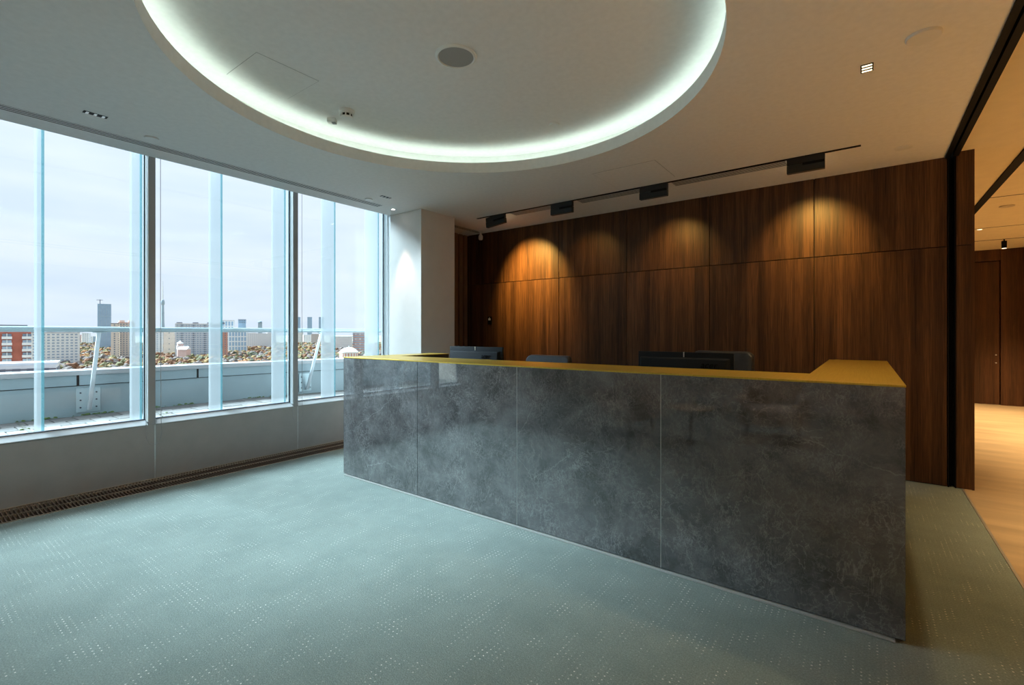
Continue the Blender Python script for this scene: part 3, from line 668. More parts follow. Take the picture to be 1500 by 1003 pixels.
# recessed downlights -----------------------------------------------------------
def downlight(x, y, dx, dy, cells, along, label, lit, e, col, z=ZC, size=1.9, soft=0.06, blend=0.6):
    d = empty('recessed_downlight', (x, y, z)); tag(d, label, 'downlight', 'recessed ceiling downlights')
    B(x - dx, x + dx, y - dy, y + dy, z - 0.002, z + 0.001).build('trim_frame', M['black'], d)
    for k in range(cells):
        t = (k + 0.5) / cells * 2 - 1
        cx, cy = (x, y + t * dy) if along == 'y' else (x + t * dx, y)
        w = (dy if along == 'y' else dx) / cells * 0.36; w2 = (dx if along == 'y' else dy) * 0.8
        sx, sy = (w2, w) if along == 'y' else (w, w2)
        B(cx - sx, cx + sx, cy - sy, cy + sy, z - 0.0035, z - 0.0015).build('reflector', M['lamp_warm'] if lit else M['alu'], d)
    if e: lamp('downlight_beam', 'SPOT', (x, y, z - 0.02), e, col, d, spot_size=size, spot_blend=blend, shadow_soft_size=soft)
NEUT = (0.93, 0.97, 1.0)
downlight(-4.376, 0.925, 0.024, 0.066, 3, 'y', 'three-cell recessed downlight over the leftmost window', False, 14, NEUT)
downlight(-4.378, 3.462, 0.024, 0.066, 3, 'y', 'three-cell recessed downlight near the white column', False, 8, NEUT)
downlight(0.007, 3.46, 0.030, 0.052, 3, 'y', 'glowing three-cell square downlight above the brass return counter', True, 22, (1.0, 0.70, 0.34), size=2.3)
for k, (x, y) in enumerate(((-4.376, -1.6), (-1.6, -1.6), (0.0, -1.6))):  # unseen downlights added behind the camera to brighten the room
    downlight(x, y, 0.024, 0.066, 3, 'y', ['recessed downlight of the seating area nearest the windows', 'recessed downlight of the seating area in the middle', 'recessed downlight of the seating area nearest the hall'][k], False, 20, NEUT)
dl = empty('small_downlight', (-4.737, 3.862, ZC)); tag(dl, 'tiny lit downlight washing the white column', 'downlight')
MB().lathe([(0.020, 0), (0.020, -0.003), (0.033, -0.003), (0.034, 0)], (-4.737, 3.862, ZC), 24).build('ring', M['white_plastic'], dl)
MB().lathe([(0, -0.002), (0.02, -0.002), (0.02, 0.0), (0, 0)], (-4.737, 3.862, ZC), 20).build('lamp', M['lamp_cool'], dl)
lamp('column_beam', 'SPOT', (-4.722, 3.862, ZC - 0.02), 20, (1.0, 0.66, 0.45), dl, aim=(-4.722, 3.93, 0), spot_size=0.72, spot_blend=0.55, shadow_soft_size=0.015)

# white hanging spot by the wall
hp = empty('pendant_sprinkler', (-4.70, 5.50, ZC)); tag(hp, 'small white bulb-shaped fitting hanging under the ceiling before the walnut wall', 'ceiling fitting')
MB().lathe([(0, 0), (0.035, 0), (0.035, -0.008), (0.012, -0.014), (0.012, -0.045), (0, -0.045)], (-4.70, 5.50, ZC), 20).build('rose', M['white_plastic'], hp, smooth=True)
MB().lathe([(0, -0.045), (0.022, -0.047), (0.034, -0.075), (0.034, -0.115), (0.024, -0.13), (0, -0.134)], (-4.70, 5.50, ZC), 24).build('bulb', M['white_plastic'], hp, smooth=True)

# hall fittings --------------------------------------------------------------------
ht = empty('light_track', (1.12, 4, 2.93)); tag(ht, 'wide black lighting track on the cream hall ceiling', 'track')
B(1.085, 1.155, -2, 11.2, 2.915, 2.932).build('rail', M['black'], ht)
HALL = (1.0, 0.69, 0.35)
for k, (x, y) in enumerate(((1.395, 10.05), (2.9, 7.6), (2.9, 4.6), (2.9, 1.6), (2.9, -1.4), (2.2, 11.0))):
    d = empty('hall_downlight', (x, y, 2.93)); tag(d, 'tiny lit downlight in the cream hall ceiling by the dark end wall' if k == 0 else 'hall ceiling downlight number %s along the right, out of sight' % ['', 'one', 'two', 'three', 'four', 'five'][k], 'downlight', 'hall downlights')
    MB().lathe([(0.03, 0), (0.03, -0.003), (0.045, -0.003), (0.046, 0)], (x, y, 2.93), 24).build('ring', M['white_plastic'], d)
    MB().lathe([(0, -0.002), (0.03, -0.002), (0.03, 0.0), (0, 0)], (x, y, 2.93), 20).build('lamp', M['lamp_warm'], d)
    lamp('hall_beam', 'SPOT', (x, y, 2.90), (220, 300, 290, 190, 80, 170)[k], HALL, d, spot_size=1.6, spot_blend=0.7, shadow_soft_size=0.05)
cs = empty('cylinder_spotlight', (1.871, 11.342, 2.93)); tag(cs, 'small black cylinder spotlight hanging from the hall ceiling', 'spotlight')
MB().tube([(1.871, 11.342, 2.93), (1.871, 11.342, 2.90)], 0.008, 8).build('stem', M['black'], cs); MB().tube([(1.871, 11.342, 2.90), (1.871, 11.342, 2.78)], 0.034, 20).build('can', M['black'], cs, smooth=True)
MB().lathe([(0, 2.776), (0.028, 2.776), (0.028, 2.781), (0, 2.781)], (1.871, 11.342, 0), 16).build('lamp', M['lamp_warm'], cs)

# ================================================================== SEATING BEHIND THE CAMERA (mirrored in the marble)
M['tan_fabric'] = P('tan_fabric', (0.46, 0.36, 0.28), 0.85, bump=0.3, bscale=120, var=0.08)
M['oak'] = P('pale_oak', (0.55, 0.42, 0.28), 0.45, var=0.12, vscale=14, vstretch=(1, 8, 1))
def armchair(x, y, rot, label):
    c = empty('lounge_armchair', (x, y, 0)); tag(c, label, 'armchair', 'lounge armchairs')
    def bld(mb, name, mat, **k):
        mb.v = [p + Vector((x, y, 0)) for p in mb.v]; return mb.build(name, mat, c, **k)
    bld(MB().box(-0.31, 0.31, -0.28, 0.32, 0.22, 0.42), 'seat', M['tan_fabric'], bevel=0.05, seg=3, smooth=True)
    bld(MB().box(-0.34, 0.34, -0.36, -0.22, 0.24, 0.80), 'backrest', M['tan_fabric'], bevel=0.055, seg=3, smooth=True)
    for s in (-1, 1): bld(MB().box(s * 0.33 - 0.06, s * 0.33 + 0.06, -0.30, 0.30, 0.22, 0.58), 'arm', M['tan_fabric'], bevel=0.045, seg=3, smooth=True)
    for sx in (-1, 1):
        for sy in (-1, 1): bld(MB().tube([(sx * 0.27, sy * 0.24, 0.23), (sx * 0.29, sy * 0.27, 0)], [0.02, 0.013], 8), 'leg', M['black'])
    c.rotation_euler = (0, 0, rot)
armchair(-2.64, -0.75, 0.25, 'tan lounge armchair mirrored faintly left of the table in the marble')
armchair(-0.95, -1.45, -0.15, 'tan lounge armchair mirrored faintly right of the table in the marble')
tb = empty('side_table', (-1.72, -0.66, 0)); tag(tb, 'small round pale side table mirrored in the marble between two armchairs', 'table')
MB().lathe([(0, 0.42), (0.28, 0.42), (0.29, 0.43), (0.29, 0.445), (0, 0.45)], (-1.72, -0.66, 0), 40).build('tabletop', M['oak'], tb, smooth=True)
MB().lathe([(0, 0.012), (0.02, 0.012), (0.02, 0.42), (0, 0.42)], (-1.72, -0.66, 0), 16).build('stem', M['black'], tb, smooth=True)
MB().lathe([(0, 0), (0.18, 0), (0.18, 0.01), (0.02, 0.014), (0, 0.014)], (-1.72, -0.66, 0), 32).build('base', M['black'], tb, smooth=True)

# ================================================================== TERRACE
ZT = 0.35
# parapet line, bending slightly inwards at the far end
PL = [(-7.70, -2.2), (-7.70, 2.95), (-7.45, 5.0), (-7.05, 7.2), (-6.4, 9.6)]
tf = MB().prism([(-5.46, -2.2), (-5.46, 9.6)] + [(x - 0.02, y) for x, y in reversed(PL)], ZT - 0.3, ZT - 0.012).build('floor_terrace', M['joint']); struct(tf, 'paved roof terrace outside the windows', 'terrace')
pw, pl = 0.40, 0.20
def parapet_x(y):
    for (xa, ya), (xb, yb) in zip(PL, PL[1:]):
        if ya <= y <= yb: return xa + (xb - xa) * (y - ya) / (yb - ya)
    return -7.7
proto = {}
for key, mt in (('a', 'paver'), ('b', 'paver2')):
    proto[key] = B(-0.147, 0.147, -0.097, 0.097, -0.04, 0).mesh('paver', M[mt], bevel=0.004, seg=1)
row = 0; x = -5.62
while x > -7.75:
    y = -0.35 + (0.1 if row % 2 else 0)
    while y < 5.4:
        if x - 0.15 > parapet_x(y) + 0.01:
            p = bpy.data.objects.new('paver', proto['b' if random.random() < 0.4 else 'a']); COL.objects.link(p); p.parent = tf
            p.location = Vector((x, y, ZT + random.uniform(-0.004, 0.002))) - ORG[tf.name]; p.rotation_euler = (random.uniform(-.006, .006), random.uniform(-.006, .006), random.uniform(-.006, .006))
        y += 0.205
    x -= 0.305; row += 1
# drain joints (wider dark lines across the paving)
for y in (0.93, 2.13, 3.35): B(-7.62, -5.5, y - 0.012, y + 0.012, ZT - 0.01, ZT + 0.003).build('drain_joint', M['joint'], tf)

wp = empty('wall_parapet', (-7.75, 2, ZT)); struct(wp, 'blue-grey metal parapet with a white cap along the terrace', 'parapet')
def along(pl_, off):
    out_ = []
    for i, (x, y) in enumerate(pl_):
        a = Vector(pl_[max(i - 1, 0)]); b = Vector(pl_[min(i + 1, len(pl_) - 1)]); t = (b - a).normalized(); n = Vector((-t.y, t.x))
        out_.append((x + n.x * off, y + n.y * off))
    return out_
def strip(name, mat, off0, off1, z0, z1, parent, pl_=PL, **k):
    A, C = along(pl_, off0), along(pl_, off1)
    return MB().prism(A + C[::-1], z0, z1).build(name, mat, parent, **k)
strip('lower_sheet', M['parapet'], 0.0, 0.25, ZT - 0.1, ZT + 0.355, wp)
strip('upper_sheet', M['parapet'], -0.018, 0.25, ZT + 0.365, ZT + 0.49, wp)
strip('joint', M['dark_gap'], 0.012, 0.24, ZT + 0.355, ZT + 0.365, wp)
strip('cap', M['cap'], -0.035, 0.34, ZT + 0.49, ZT + 0.545, wp)
for y in (0.15, 1.46, 2.75, 4.05):
    xx = parapet_x(y); B(xx + 0.004, xx + 0.0215, y - 0.012, y + 0.012, ZT + 0.365, ZT + 0.49).build('seam_cover', M['dark_gap'], wp)
mb = MB()
random.seed(3)
for k in range(60):
    y = random.choice([random.uniform(0.9, 1.3), random.uniform(2.2, 2.7), random.uniform(3.4, 3.9), random.uniform(1.4, 1.8)]); r = random.uniform(0.008, 0.024)
    mb.lathe([(0, 0), (r, 0), (r * 0.7, r * 0.6), (0, r * 0.8)], (parapet_x(y) + random.uniform(0.005, 0.04), y, ZT - 0.002), 6)
for k in range(24):
    y = random.choice([2.05, 0.93, 2.13]) + random.uniform(-.05, .05); r = random.uniform(0.008, 0.02)
    mb.lathe([(0, 0), (r, 0), (r * 0.7, r * 0.6), (0, r * 0.8)], (random.uniform(-7.2, -5.7), y, ZT - 0.002), 6)
o = mb.build('moss', M['moss'], tf); o['kind'] = 'stuff'

rl = empty('railing', (-7.7, 2.5, ZT)); tag(rl, 'blue-grey tubular railing on leaning posts along the terrace edge', 'railing')
RL = [(-7.22, -2.2), (-7.22, 2.95), (-6.98, 5.0), (-6.58, 7.2), (-5.93, 9.6)]
MB().tube([(x, y, 1.395) for x, y in RL], 0.031, 16).build('handrail', M['rail'], rl, smooth=True)
for y in (-1.15, 1.56, 4.30, 6.9):
    xx = parapet_x(y); tx = xx + 0.475
    a, b = Vector((xx + 0.05, y, ZT + 0.06)), Vector((tx, y, 1.366))
    mb = MB(); w0, w1, th = 0.052, 0.026, 0.020
    vs = []
    for p, w in ((a, w0), (b, w1)):
        vs += [p + Vector((-w / 2, -th, 0)), p + Vector((w / 2, -th, 0)), p + Vector((w / 2, th, 0)), p + Vector((-w / 2, th, 0))]
    mb.add(vs, [(3, 2, 1, 0), (4, 5, 6, 7), (0, 1, 5, 4), (1, 2, 6, 5), (2, 3, 7, 6), (3, 0, 4, 7)])
    ps = mb.build('post', M['post'], rl, bevel=0.008, seg=2, smooth=True)
    B(xx, xx + 0.012, y - 0.115, y + 0.115, ZT + 0.03, ZT + 0.33).build('plate', M['rail'], ps, bevel=0.003, seg=1)
    for yy in (-0.075, 0.075):
        for zz in (0.09, 0.18, 0.27): MB().tube([(xx + 0.01, y + yy, ZT + zz), (xx + 0.022, y + yy, ZT + zz)], 0.009, 8).build('bolt', M['gasket'], ps)
    B(tx - 0.03, tx + 0.03, y - 0.06, y + 0.06, 1.356, 1.368).build('saddle', M['rail'], ps)

# glass fins on the facade ---------------------------------------------------
FINS = [(0.815, 'milky glass fin outside in the middle of the leftmost window'), (1.475, 'milky glass fin outside right against the left grey mullion'), (2.166, 'milky glass fin outside in the middle of the middle window'),
        (2.845, 'milky glass fin outside right against the right grey mullion'), (3.493, 'milky glass fin outside in the middle of the window by the column'), (4.169, 'milky glass fin outside nearest the white column'), (0.13, 'milky glass fin outside left of the picture')]
for y, lab in FINS:
    f_ = empty('glass_fin', (-5.57, y, ZT)); tag(f_, lab, 'glass fin', 'vertical glass fins on the facade')
    B(-5.73, -5.432, y - 0.009, y + 0.009, ZT + 0.05, 4.2).build('blade', M['fin'], f_)
    B(-5.432, -5.428, y - 0.009, y + 0.009, ZT + 0.05, 4.2).build('edge', M['fin_edge'], f_)
    B(-5.62, -5.44, y - 0.03, y + 0.03, ZT, ZT + 0.05).build('shoe', M['alu'], f_)

# ================================================================== THE CITY BEYOND
GZ = -42.0
def C(name, col, rough=0.8, var=0.06, vscale=0.3): return P(name, col, rough, var=var, vscale=vscale)
K = dict(white=C('block_white', (0.76, 0.75, 0.73)), cream=C('block_cream', (0.62, 0.53, 0.45)), pink=C('block_pink', (0.60, 0.42, 0.38)), brick=C('block_brick', (0.44, 0.135, 0.09), var=0.15), brick_pale=C('block_brick_pale', (0.52, 0.27, 0.21)),
         blue=C('tower_blue', (0.27, 0.40, 0.53), 0.25), steel=C('tower_steel', (0.30, 0.39, 0.47), 0.35), grey=C('block_grey', (0.56, 0.59, 0.62)), pane=C('far_window', (0.17, 0.21, 0.26), 0.2), pane_pale=C('far_window_pale', (0.33, 0.41, 0.49), 0.2),
         roof=C('flat_roof', (0.40, 0.41, 0.43)), dark=C('roof_dark', (0.13, 0.13, 0.15)), tin=C('tin_roof', (0.62, 0.66, 0.70), 0.4), stone=C('ground_cover', (0.16, 0.13, 0.085), var=0.4, vscale=0.03), gold=C('church_gold', (0.55, 0.40, 0.12), 0.3))
gd = MB().add([(-200, -6000, GZ), (-200, 6000, GZ), (-9000, 6000, GZ), (-9000, -6000, GZ)], [(0, 1, 2, 3)]).build('ground', K['stone']); struct(gd, 'ground of the city far below', 'ground')

FOOT = []
class Block:
    """a building standing at its bearing and depth, its front turned towards the room by yaw + turn"""
    def __init__(s, name, label, px0, px1, ytop, depth, thick, turn=0.0, cat='building', group=None):
        s.c = far_point((px0 + px1) / 2, depth, GZ); s.w = (px1 - px0) / FPX * depth * math.cos(math.atan(((px0 + px1) / 2 - 750) / FPX)); s.h = far_z(ytop, depth) - GZ; s.t = thick
        FOOT.append((s.c.xy.copy(), max(s.w / 2, s.t) * 0.8 + 8, s.w / 2 + 9)); s.o = empty(name, s.c); tag(s.o, label, cat, group)
        bearing = math.atan2(-(s.c.x), s.c.y)          # square to the line of sight, then turned
        s.M = Matrix.Translation(s.c) @ Matrix.Rotation(bearing + turn, 4, 'Z')
    def part(s, name, mat, boxes, kind=None, parent=None):
        mb = MB()
        for b in boxes: mb.box(*b, s.M)
        o = mb.build(name, mat, parent or s.o)
        if kind: o['kind'] = kind
        return o
    def body(s, mat, roof=None):
        s.part('body', mat, [(-s.w / 2, s.w / 2, 0, s.t, 0, s.h)])
        s.part('roof', roof or K['roof'], [(-s.w / 2 - .3, s.w / 2 + .3, -.3, s.t + .3, s.h, s.h + 0.8)])
    def windows(s, mat, dx, dz, ww, wh, zmin=8, x0=None, x1=None, skip=None, ztop=1.0):
        x0 = -s.w / 2 + 1 if x0 is None else x0; x1 = s.w / 2 - 1 if x1 is None else x1
        n = max(1, int((x1 - x0) / dx)); bx = []
        for i in range(n):
            x = x0 + (i + 0.5) * (x1 - x0) / n
            z = s.h - ztop - wh
            while z > zmin:
                if not (skip and skip(i, z)): bx.append((x - ww / 2, x + ww / 2, -0.35, 0.1, z, z + wh))
                z -= dz
        for sx in (-1, 1):                              # the side walls
            m = max(1, int(s.t / dx))
            for i in range(m):
                y = (i + 0.5) * s.t / m; z = s.h - ztop - wh
                while z > zmin:
                    bx.append((sx * s.w / 2 - 0.3, sx * s.w / 2 + 0.3, y - ww / 2, y + ww / 2, z, z + wh)); z -= dz
        s.part('window_grid', mat, bx, 'stuff')
    def roof_boxes(s, mat, xs, w, h):
        for x in xs: s.part('roof_house', mat, [(x - w / 2, x + w / 2, s.t * .3, s.t * .7, s.h + .8, s.h + .8 + h)])

# red brick block close by, with stacks of white balconies
b = Block('brick_apartment_block', 'red brick apartment block with stacked white balconies at the left edge', -45, 47, 480.5, 224, 16, 0.0); b.body(K['brick'])
b.roof_boxes(K['dark'], (-10, 2), 14, 0.9)
for cx in (2.0, b.w / 2 - 1.4):
    for k in range(12):
        z = b.h - 5.2 - 3.0 * k
        bal = b.part('balcony', K['white'], [(cx - 1.7, cx + 1.7, -1.5, 0.0, z, z + 1.25)])
        b.part('balcony_window', K['pane'] if k % 3 == 0 else K['pane_pale'], [(cx - 1.5, cx + 1.5, -0.9, 0.0, z + 1.25, z + 2.5)], parent=bal)
        b.part('divider', K['white'], [(cx - 0.12, cx + 0.12, -1.52, -0.9, z, z + 2.7)], parent=bal)
# low building in front of it
b = Block('low_roof_building', 'long low building with a pale flat roof below the brick block', -60, 86, 536, 150, 14, -0.10); b.body(K['white'], K['tin'])
b.windows(K['pane'], 3.2, 3.2, 1.8, 1.5, zmin=b.h - 12)
b.part('parapet_strip', K['dark'], [(-b.w / 2, b.w / 2, -0.5, -0.32, b.h - 1.6, b.h - 1.1)])
# pale slab blocks
b = Block('apartment_block', 'long pale nine-storey apartment block right of the brick block', 45, 118, 487.5, 500, 14, 0.12); b.body(K['white']); b.windows(K['pane_pale'], 3.4, 3.0, 2.0, 1.5); b.roof_boxes(K['roof'], (-18, -4, 10, 20), 5, 2.2)
b = Block('apartment_block', 'pale stepped apartment block with a brick-red stripe beside the blue tower', 162.5, 173, 474, 640, 14, -0.05); b.body(K['cream'], K['dark']); b.windows(K['pane'], 3.2, 3.0, 1.6, 1.5)
b = Block('apartment_block', 'tall cream and brick apartment block left of the first grey mullion', 173.5, 198, 473, 660, 16, 0.05); b.body(K['cream'], K['brick_pale']); b.windows(K['brick_pale'], 6.4, 30, 2.2, 60, zmin=0); b.windows(K['pane'], 3.2, 3.0, 1.3, 1.4); b.roof_boxes(K['cream'], (-5, 5), 6, 3)
# blue glass tower under construction, with crane
b = Block('glass_tower', 'tall blue-grey glass tower with a crane on its roof', 143, 162.4, 445.5, 1000, 24, -0.04); b.body(K['blue'], K['steel']); b.windows(K['pane_pale'], 3.5, 3.6, 2.6, 2.0, ztop=3)
b.part('floor_band', K['steel'], [(-b.w / 2 - .3, b.w / 2 + .3, -.6, b.t, z, z + 1.6) for z in (b.h - 26,)]); b.part('floor_band', K['steel'], [(-b.w / 2 - .3, b.w / 2 + .3, -.6, b.t, b.h - 50, b.h - 48.4)])
cr_ = b.part('crane_mast', K['dark'], [(-b.w / 2 + 3, -b.w / 2 + 4.2, 6, 7.2, b.h, b.h + 10)]); b.part('crane_jib', K['dark'], [(-b.w / 2 - 2, -b.w / 2 + 8, 6.2, 7.0, b.h + 8.6, b.h + 9.5)], parent=cr_)
# tv tower
c0 = far_point(238.5, 3200, GZ); t_ = empty('tv_tower', c0); tag(t_, 'slender grey television tower with a round head and needle on the skyline', 'tower')
hz = lambda py: far_z(py, 3200) - GZ
MB().lathe([(0, 0), (26, 0), (13, 40), (8.5, hz(470)), (7, hz(446)), (0, hz(446))], c0, 20).build('shaft', K['steel'], t_, smooth=True)
MB().lathe([(7, hz(446.5)), (10.5, hz(445.5)), (10.5, hz(441.5)), (7, hz(439)), (0, hz(438.5))], c0, 20).build('head', K['steel'], t_, smooth=True)
MB().lathe([(9, hz(459)), (10, hz(458.5)), (9, hz(457.5)), (7, hz(457.5))], c0, 20).build('collar', K['steel'], t_)
MB().lathe([(0, hz(440)), (3.2, hz(440)), (2.4, hz(424)), (1.4, hz(412)), (0, hz(411))], c0, 10).build('needle', K['grey'], t_)
# blocks right of the first mullion
b = Block('apartment_block', 'blue-windowed pale block just right of the left grey mullion', 222, 239, 487, 760, 14); b.body(K['grey']); b.windows(K['pane_pale'], 3.3, 3.0, 2.2, 1.7)
b = Block('apartment_block', 'blank pinkish cream block right below the television tower', 239.6, 256, 486, 740, 14); b.body(K['cream']); b.windows(K['pane'], 7.5, 8.4, 1.4, 1.4)
b = Block('apartment_block', 'very long grey-blue apartment slab with small roof houses', 257.5, 326, 474.5, 700, 14); b.body(K['grey'], K['white']); b.windows(K['pane_pale'], 3.3, 3.0, 2.3, 1.6); b.windows(K['pane'], 13, 3.0, 1.8, 1.9); b.roof_boxes(K['dark'], (-24, -4.5, 13.5, 29), 7, 1.8)
b = Block('apartment_block', 'narrow pink brick block below the middle glass fin', 322, 333.5, 486, 640, 12); b.body(K['brick_pale']); b.windows(K['pane'], 3.3, 3.0, 1.3, 1.4)
b = Block('office_block', 'white office block with dark blue vertical window bands right of the middle fin', 324, 343.4, 469.5, 860, 18); b.body(K['white']); b.windows(K['blue'], 4.2, 9.5, 3.0, 7.8, ztop=1.5)
b = Block('glass_tower', 'blue office tower just right of the banded white office block', 349, 360.3, 468.2, 900, 14); b.body(K['blue'], K['dark']); b.windows(K['pane'], 3.2, 3.3, 2.4, 1.6, zmin=60)
b = Block('office_block', 'low white office wing with blue window bands below the blue tower', 334, 362.3, 486, 830, 12); b.body(K['white'], K['white']); b.windows(K['blue'], 4.2, 8.5, 3.1, 6.8, ztop=0.6)
b = Block('glass_tower', 'distant slim tower with a rounded top before the right mullion', 378, 384, 471.5, 1900, 16); b.body(K['steel'], K['blue']); b.windows(K['pane_pale'], 5, 4, 3, 2.5)
MB().lathe([(0, 0), (7.5, 0), (6.5, 2.5), (0, 4)], b.c + Vector((0, 0, b.h)), 12).build('rounded_top', K['blue'], b.o)
for (p0, p1, lab) in ((433, 440, 'distant blue tower half hidden by the right grey mullion'), (450.3, 457, 'distant blue tower alone over the slanting railing post'), (467, 474.5, 'distant blue tower half hidden by a glass fin')):
    b = Block('glass_tower', lab, p0, p1, 464.5, 2000, 20, group='trio of distant blue towers'); b.body(K['blue'], K['steel']); b.windows(K['pane_pale'], 5, 4, 2.5, 2.4)
b = Block('apartment_block', 'pale blocks with a pink upper storey before the right mullion', 362, 398, 488.5, 1050, 16); b.body(K['white'], K['tin']); b.windows(K['pane_pale'], 3.6, 3.3, 2, 1.6)
b = Block('brick_office', 'pink brick office with white bands near the last glass fin', 517, 538, 487.5, 820, 14, -0.1); b.body(K['brick_pale'], K['white']); b.windows(K['blue'], 30, 4.2, 24, 1.6); b.windows(K['white'], 6, 8.4, 2.6, 2.2)
b = Block('market_hall', 'wide white hall with a shallow roof beyond the trees', 484, 516, 493, 950, 20); b.body(K['white'], K['tin']); b.windows(K['grey'], 3.4, 3.4, 2.2, 1.5)
# domed hall
c0 = far_point(511, 560, GZ); hz = lambda py: far_z(py, 560) - GZ; q = 1.87
FOOT.append((c0.xy.copy(), 0, 20)); d_ = empty('domed_hall', c0); tag(d_, 'white domed hall with arched windows right over the desk corner', 'building')
MB().lathe([(0, 0), (5.6 * q, 0), (5.6 * q, hz(515.5)), (0, hz(515.5))], c0, 24).build('drum', K['white'], d_)
MB().lathe([(5.9 * q, hz(516)), (5.9 * q, hz(515)), (5.0 * q, hz(513.5)), (4.0 * q, hz(511.2)), (2.4 * q, hz(509.3)), (0.5 * q, hz(508.6)), (0, hz(508.6))], c0, 24).build('dome', K['white'], d_, smooth=True)
MB().lathe([(0, hz(508.7)), (0.35 * q, hz(508.7)), (0.3 * q, hz(507.6)), (0, hz(505.5))], c0, 8).build('finial', K['tin'], d_)
for k in range(20):
    a = 2 * math.pi * k / 20; M4 = Matrix.Translation(c0) @ Matrix.Rotation(a, 4, 'Z')
    MB().box(5.5 * q, 5.75 * q, -0.45 * q, 0.45 * q, hz(522), hz(517), M4).build('arched_window', K['brick_pale'], d_)
# little church
c0 = far_point(264, 620, GZ); hz = lambda py: far_z(py, 620) - GZ; q = 1.2
FOOT.append((c0.xy.copy(), 0, 14)); d_ = empty('church', c0); tag(d_, 'small pink church with a pale onion dome among the trees', 'church')
MB().lathe([(0, 0), (3.1 * q, 0), (3.1 * q, hz(504)), (0, hz(504))], c0, 12).build('tower', K['pink'], d_)
MB().lathe([(2.4 * q, hz(504)), (3.2 * q, hz(503)), (2.4 * q, hz(501.4)), (0.5 * q, hz(500)), (0, hz(498.2))], c0, 16).build('onion_dome', K['white'], d_, smooth=True)
for k in range(8):
    a = 2 * math.pi * k / 8; M4 = Matrix.Translation(c0) @ Matrix.Rotation(a, 4, 'Z')
    MB().box(2.7 * q, 3.3 * q, -0.5 * q, 0.5 * q, hz(511), hz(506), M4).build('window', K['white'], d_)
M4 = Matrix.Translation(far_point(269.5, 617, GZ)) @ Matrix.Rotation(YAW, 4, 'Z')
MB().box(-5.4, 6.0, -4, 4, 0, hz(511.5), M4).build('nave', K['pink'], d_)
mb = MB(); hh = hz(511.5); vs = [M4 @ Vector(p) for p in ((-5.8, -4.4, hh), (6.5, -4.4, hh), (6.5, 4.4, hh), (-5.8, 4.4, hh), (-5.8, 0, hh + 4), (6.5, 0, hh + 4))]
mb.add(vs, [(0, 1, 5, 4), (2, 3, 4, 5), (1, 2, 5), (3, 0, 4), (3, 2, 1, 0)]).build('nave_roof', K['tin'], d_)
# low roofs among the trees
for (p0, p1, yt, D_, lab) in ((63, 113, 518.5, 800, 'long low tin-roofed shed among the near trees'), (119, 133, 518, 790, 'small white gabled shed left of the railing post'), (140, 167, 519.5, 780, 'low white-roofed building right of the railing post'),
                              (144, 168, 504.5, 1350, 'white-roofed hall in front of the striped apartment block'), (116, 150, 501.5, 1600, 'grey flat-roofed hall beyond the trees by the blue tower'), (172, 198, 502, 1500, 'pale school block below the tall cream block')):
    b = Block('low_building', lab, p0, p1, yt, D_, 14, random.uniform(-.25, .25)); b.body(K['white'], K['tin'])
    b.windows(K['pane_pale'], 3.4, 3.2, 2, 1.5, zmin=b.h - 9)
random.seed(21)
# far districts along the horizon
CZONES = [(108, 146, 'left of the blue crane tower'), (160, 192, 'right of the blue crane tower'), (229, 262, 'below the television tower'), (360, 399, 'right of the banded office block'), (436, 474, 'below the trio of towers'), (488, 516, 'left of the pink brick office'), (516, 540, 'by the pink brick office')]
px = 112
for k in range(40):
    w = random.uniform(6, 15); D_ = random.uniform(1300, 1850); yt = random.uniform(486.5, 493)
    if px > 560: break
    cw, cm = random.choice([('white', 'white'), ('cream', 'cream'), ('grey', 'grey'), ('pink', 'pink'), ('blue-grey', 'steel')]); mid = px + w / 2
    zn = next((w_ for a_, b_, w_ in CZONES if a_ <= mid < b_), None)
    if zn:
        b = Block('city_block', 'small %s city block on the far horizon %s' % (cw, zn), px, px + w, yt, D_, 18, random.uniform(-.3, .3), group='far %s city blocks %s' % (cw, zn))
        b.body(K[cm], random.choice([K['roof'], K['brick_pale'], K['tin']])); b.windows(K['pane_pale'], 4.5, 3.6, 2.4, 1.8)
    px += w * random.uniform(0.7, 1.1)

# autumn wood ------------------------------------------------------------------
random.seed(5)
TREES = [('rust', (0.165, 0.085, 0.05), 'rust-brown'), ('ochre', (0.20, 0.135, 0.06), 'ochre yellow'), ('olive', (0.125, 0.115, 0.06), 'olive green'), ('bare', (0.14, 0.115, 0.105), 'bare grey-brown'), ('orange', (0.23, 0.11, 0.05), 'orange'), ('dark', (0.085, 0.09, 0.06), 'dark green')]
def crown(rad, seed):
    """lumpy crown on a trunk, about 260 triangles"""
    rnd = random.Random(seed); bm = bmesh.new()
    blobs = [(0, 0, 0.62, 0.36)] + [(0.26 * math.cos(a), 0.26 * math.sin(a), rnd.uniform(0.45, 0.68), rnd.uniform(0.2, 0.28)) for a in [rnd.uniform(0, 6.28) for _ in range(3)]]
    for bx_, by_, bz_, r in blobs:
        ret = bmesh.ops.create_icosphere(bm, subdivisions=2 if r > 0.3 else 1, radius=r)
        for v in ret['verts']:
            d = 1 + 0.45 * noise.noise(v.co * 9 + Vector((seed, bx_ * 9, 0))) + 0.10 * rnd.uniform(-1, 1)
            v.co = Vector((v.co.x * d, v.co.y * d, v.co.z * d * 1.0)) + Vector((bx_, by_, bz_))
    ret = bmesh.ops.create_cone(bm, cap_ends=False, segments=5, radius1=0.045, radius2=0.03, depth=0.5, matrix=Matrix.Translation((0, 0, 0.25)))
    me = bpy.data.meshes.new('tree'); bm.to_mesh(me); bm.free(); return me
TM = {}
for key, colr, word in TREES:
    mt = P('leaves_' + key, colr, 0.9, var=0.35, vscale=9, spec=0.1)
    for s in range(3):
        me = crown(1, s * 7 + len(TM)); me.materials.append(mt); TM[(key, s)] = me
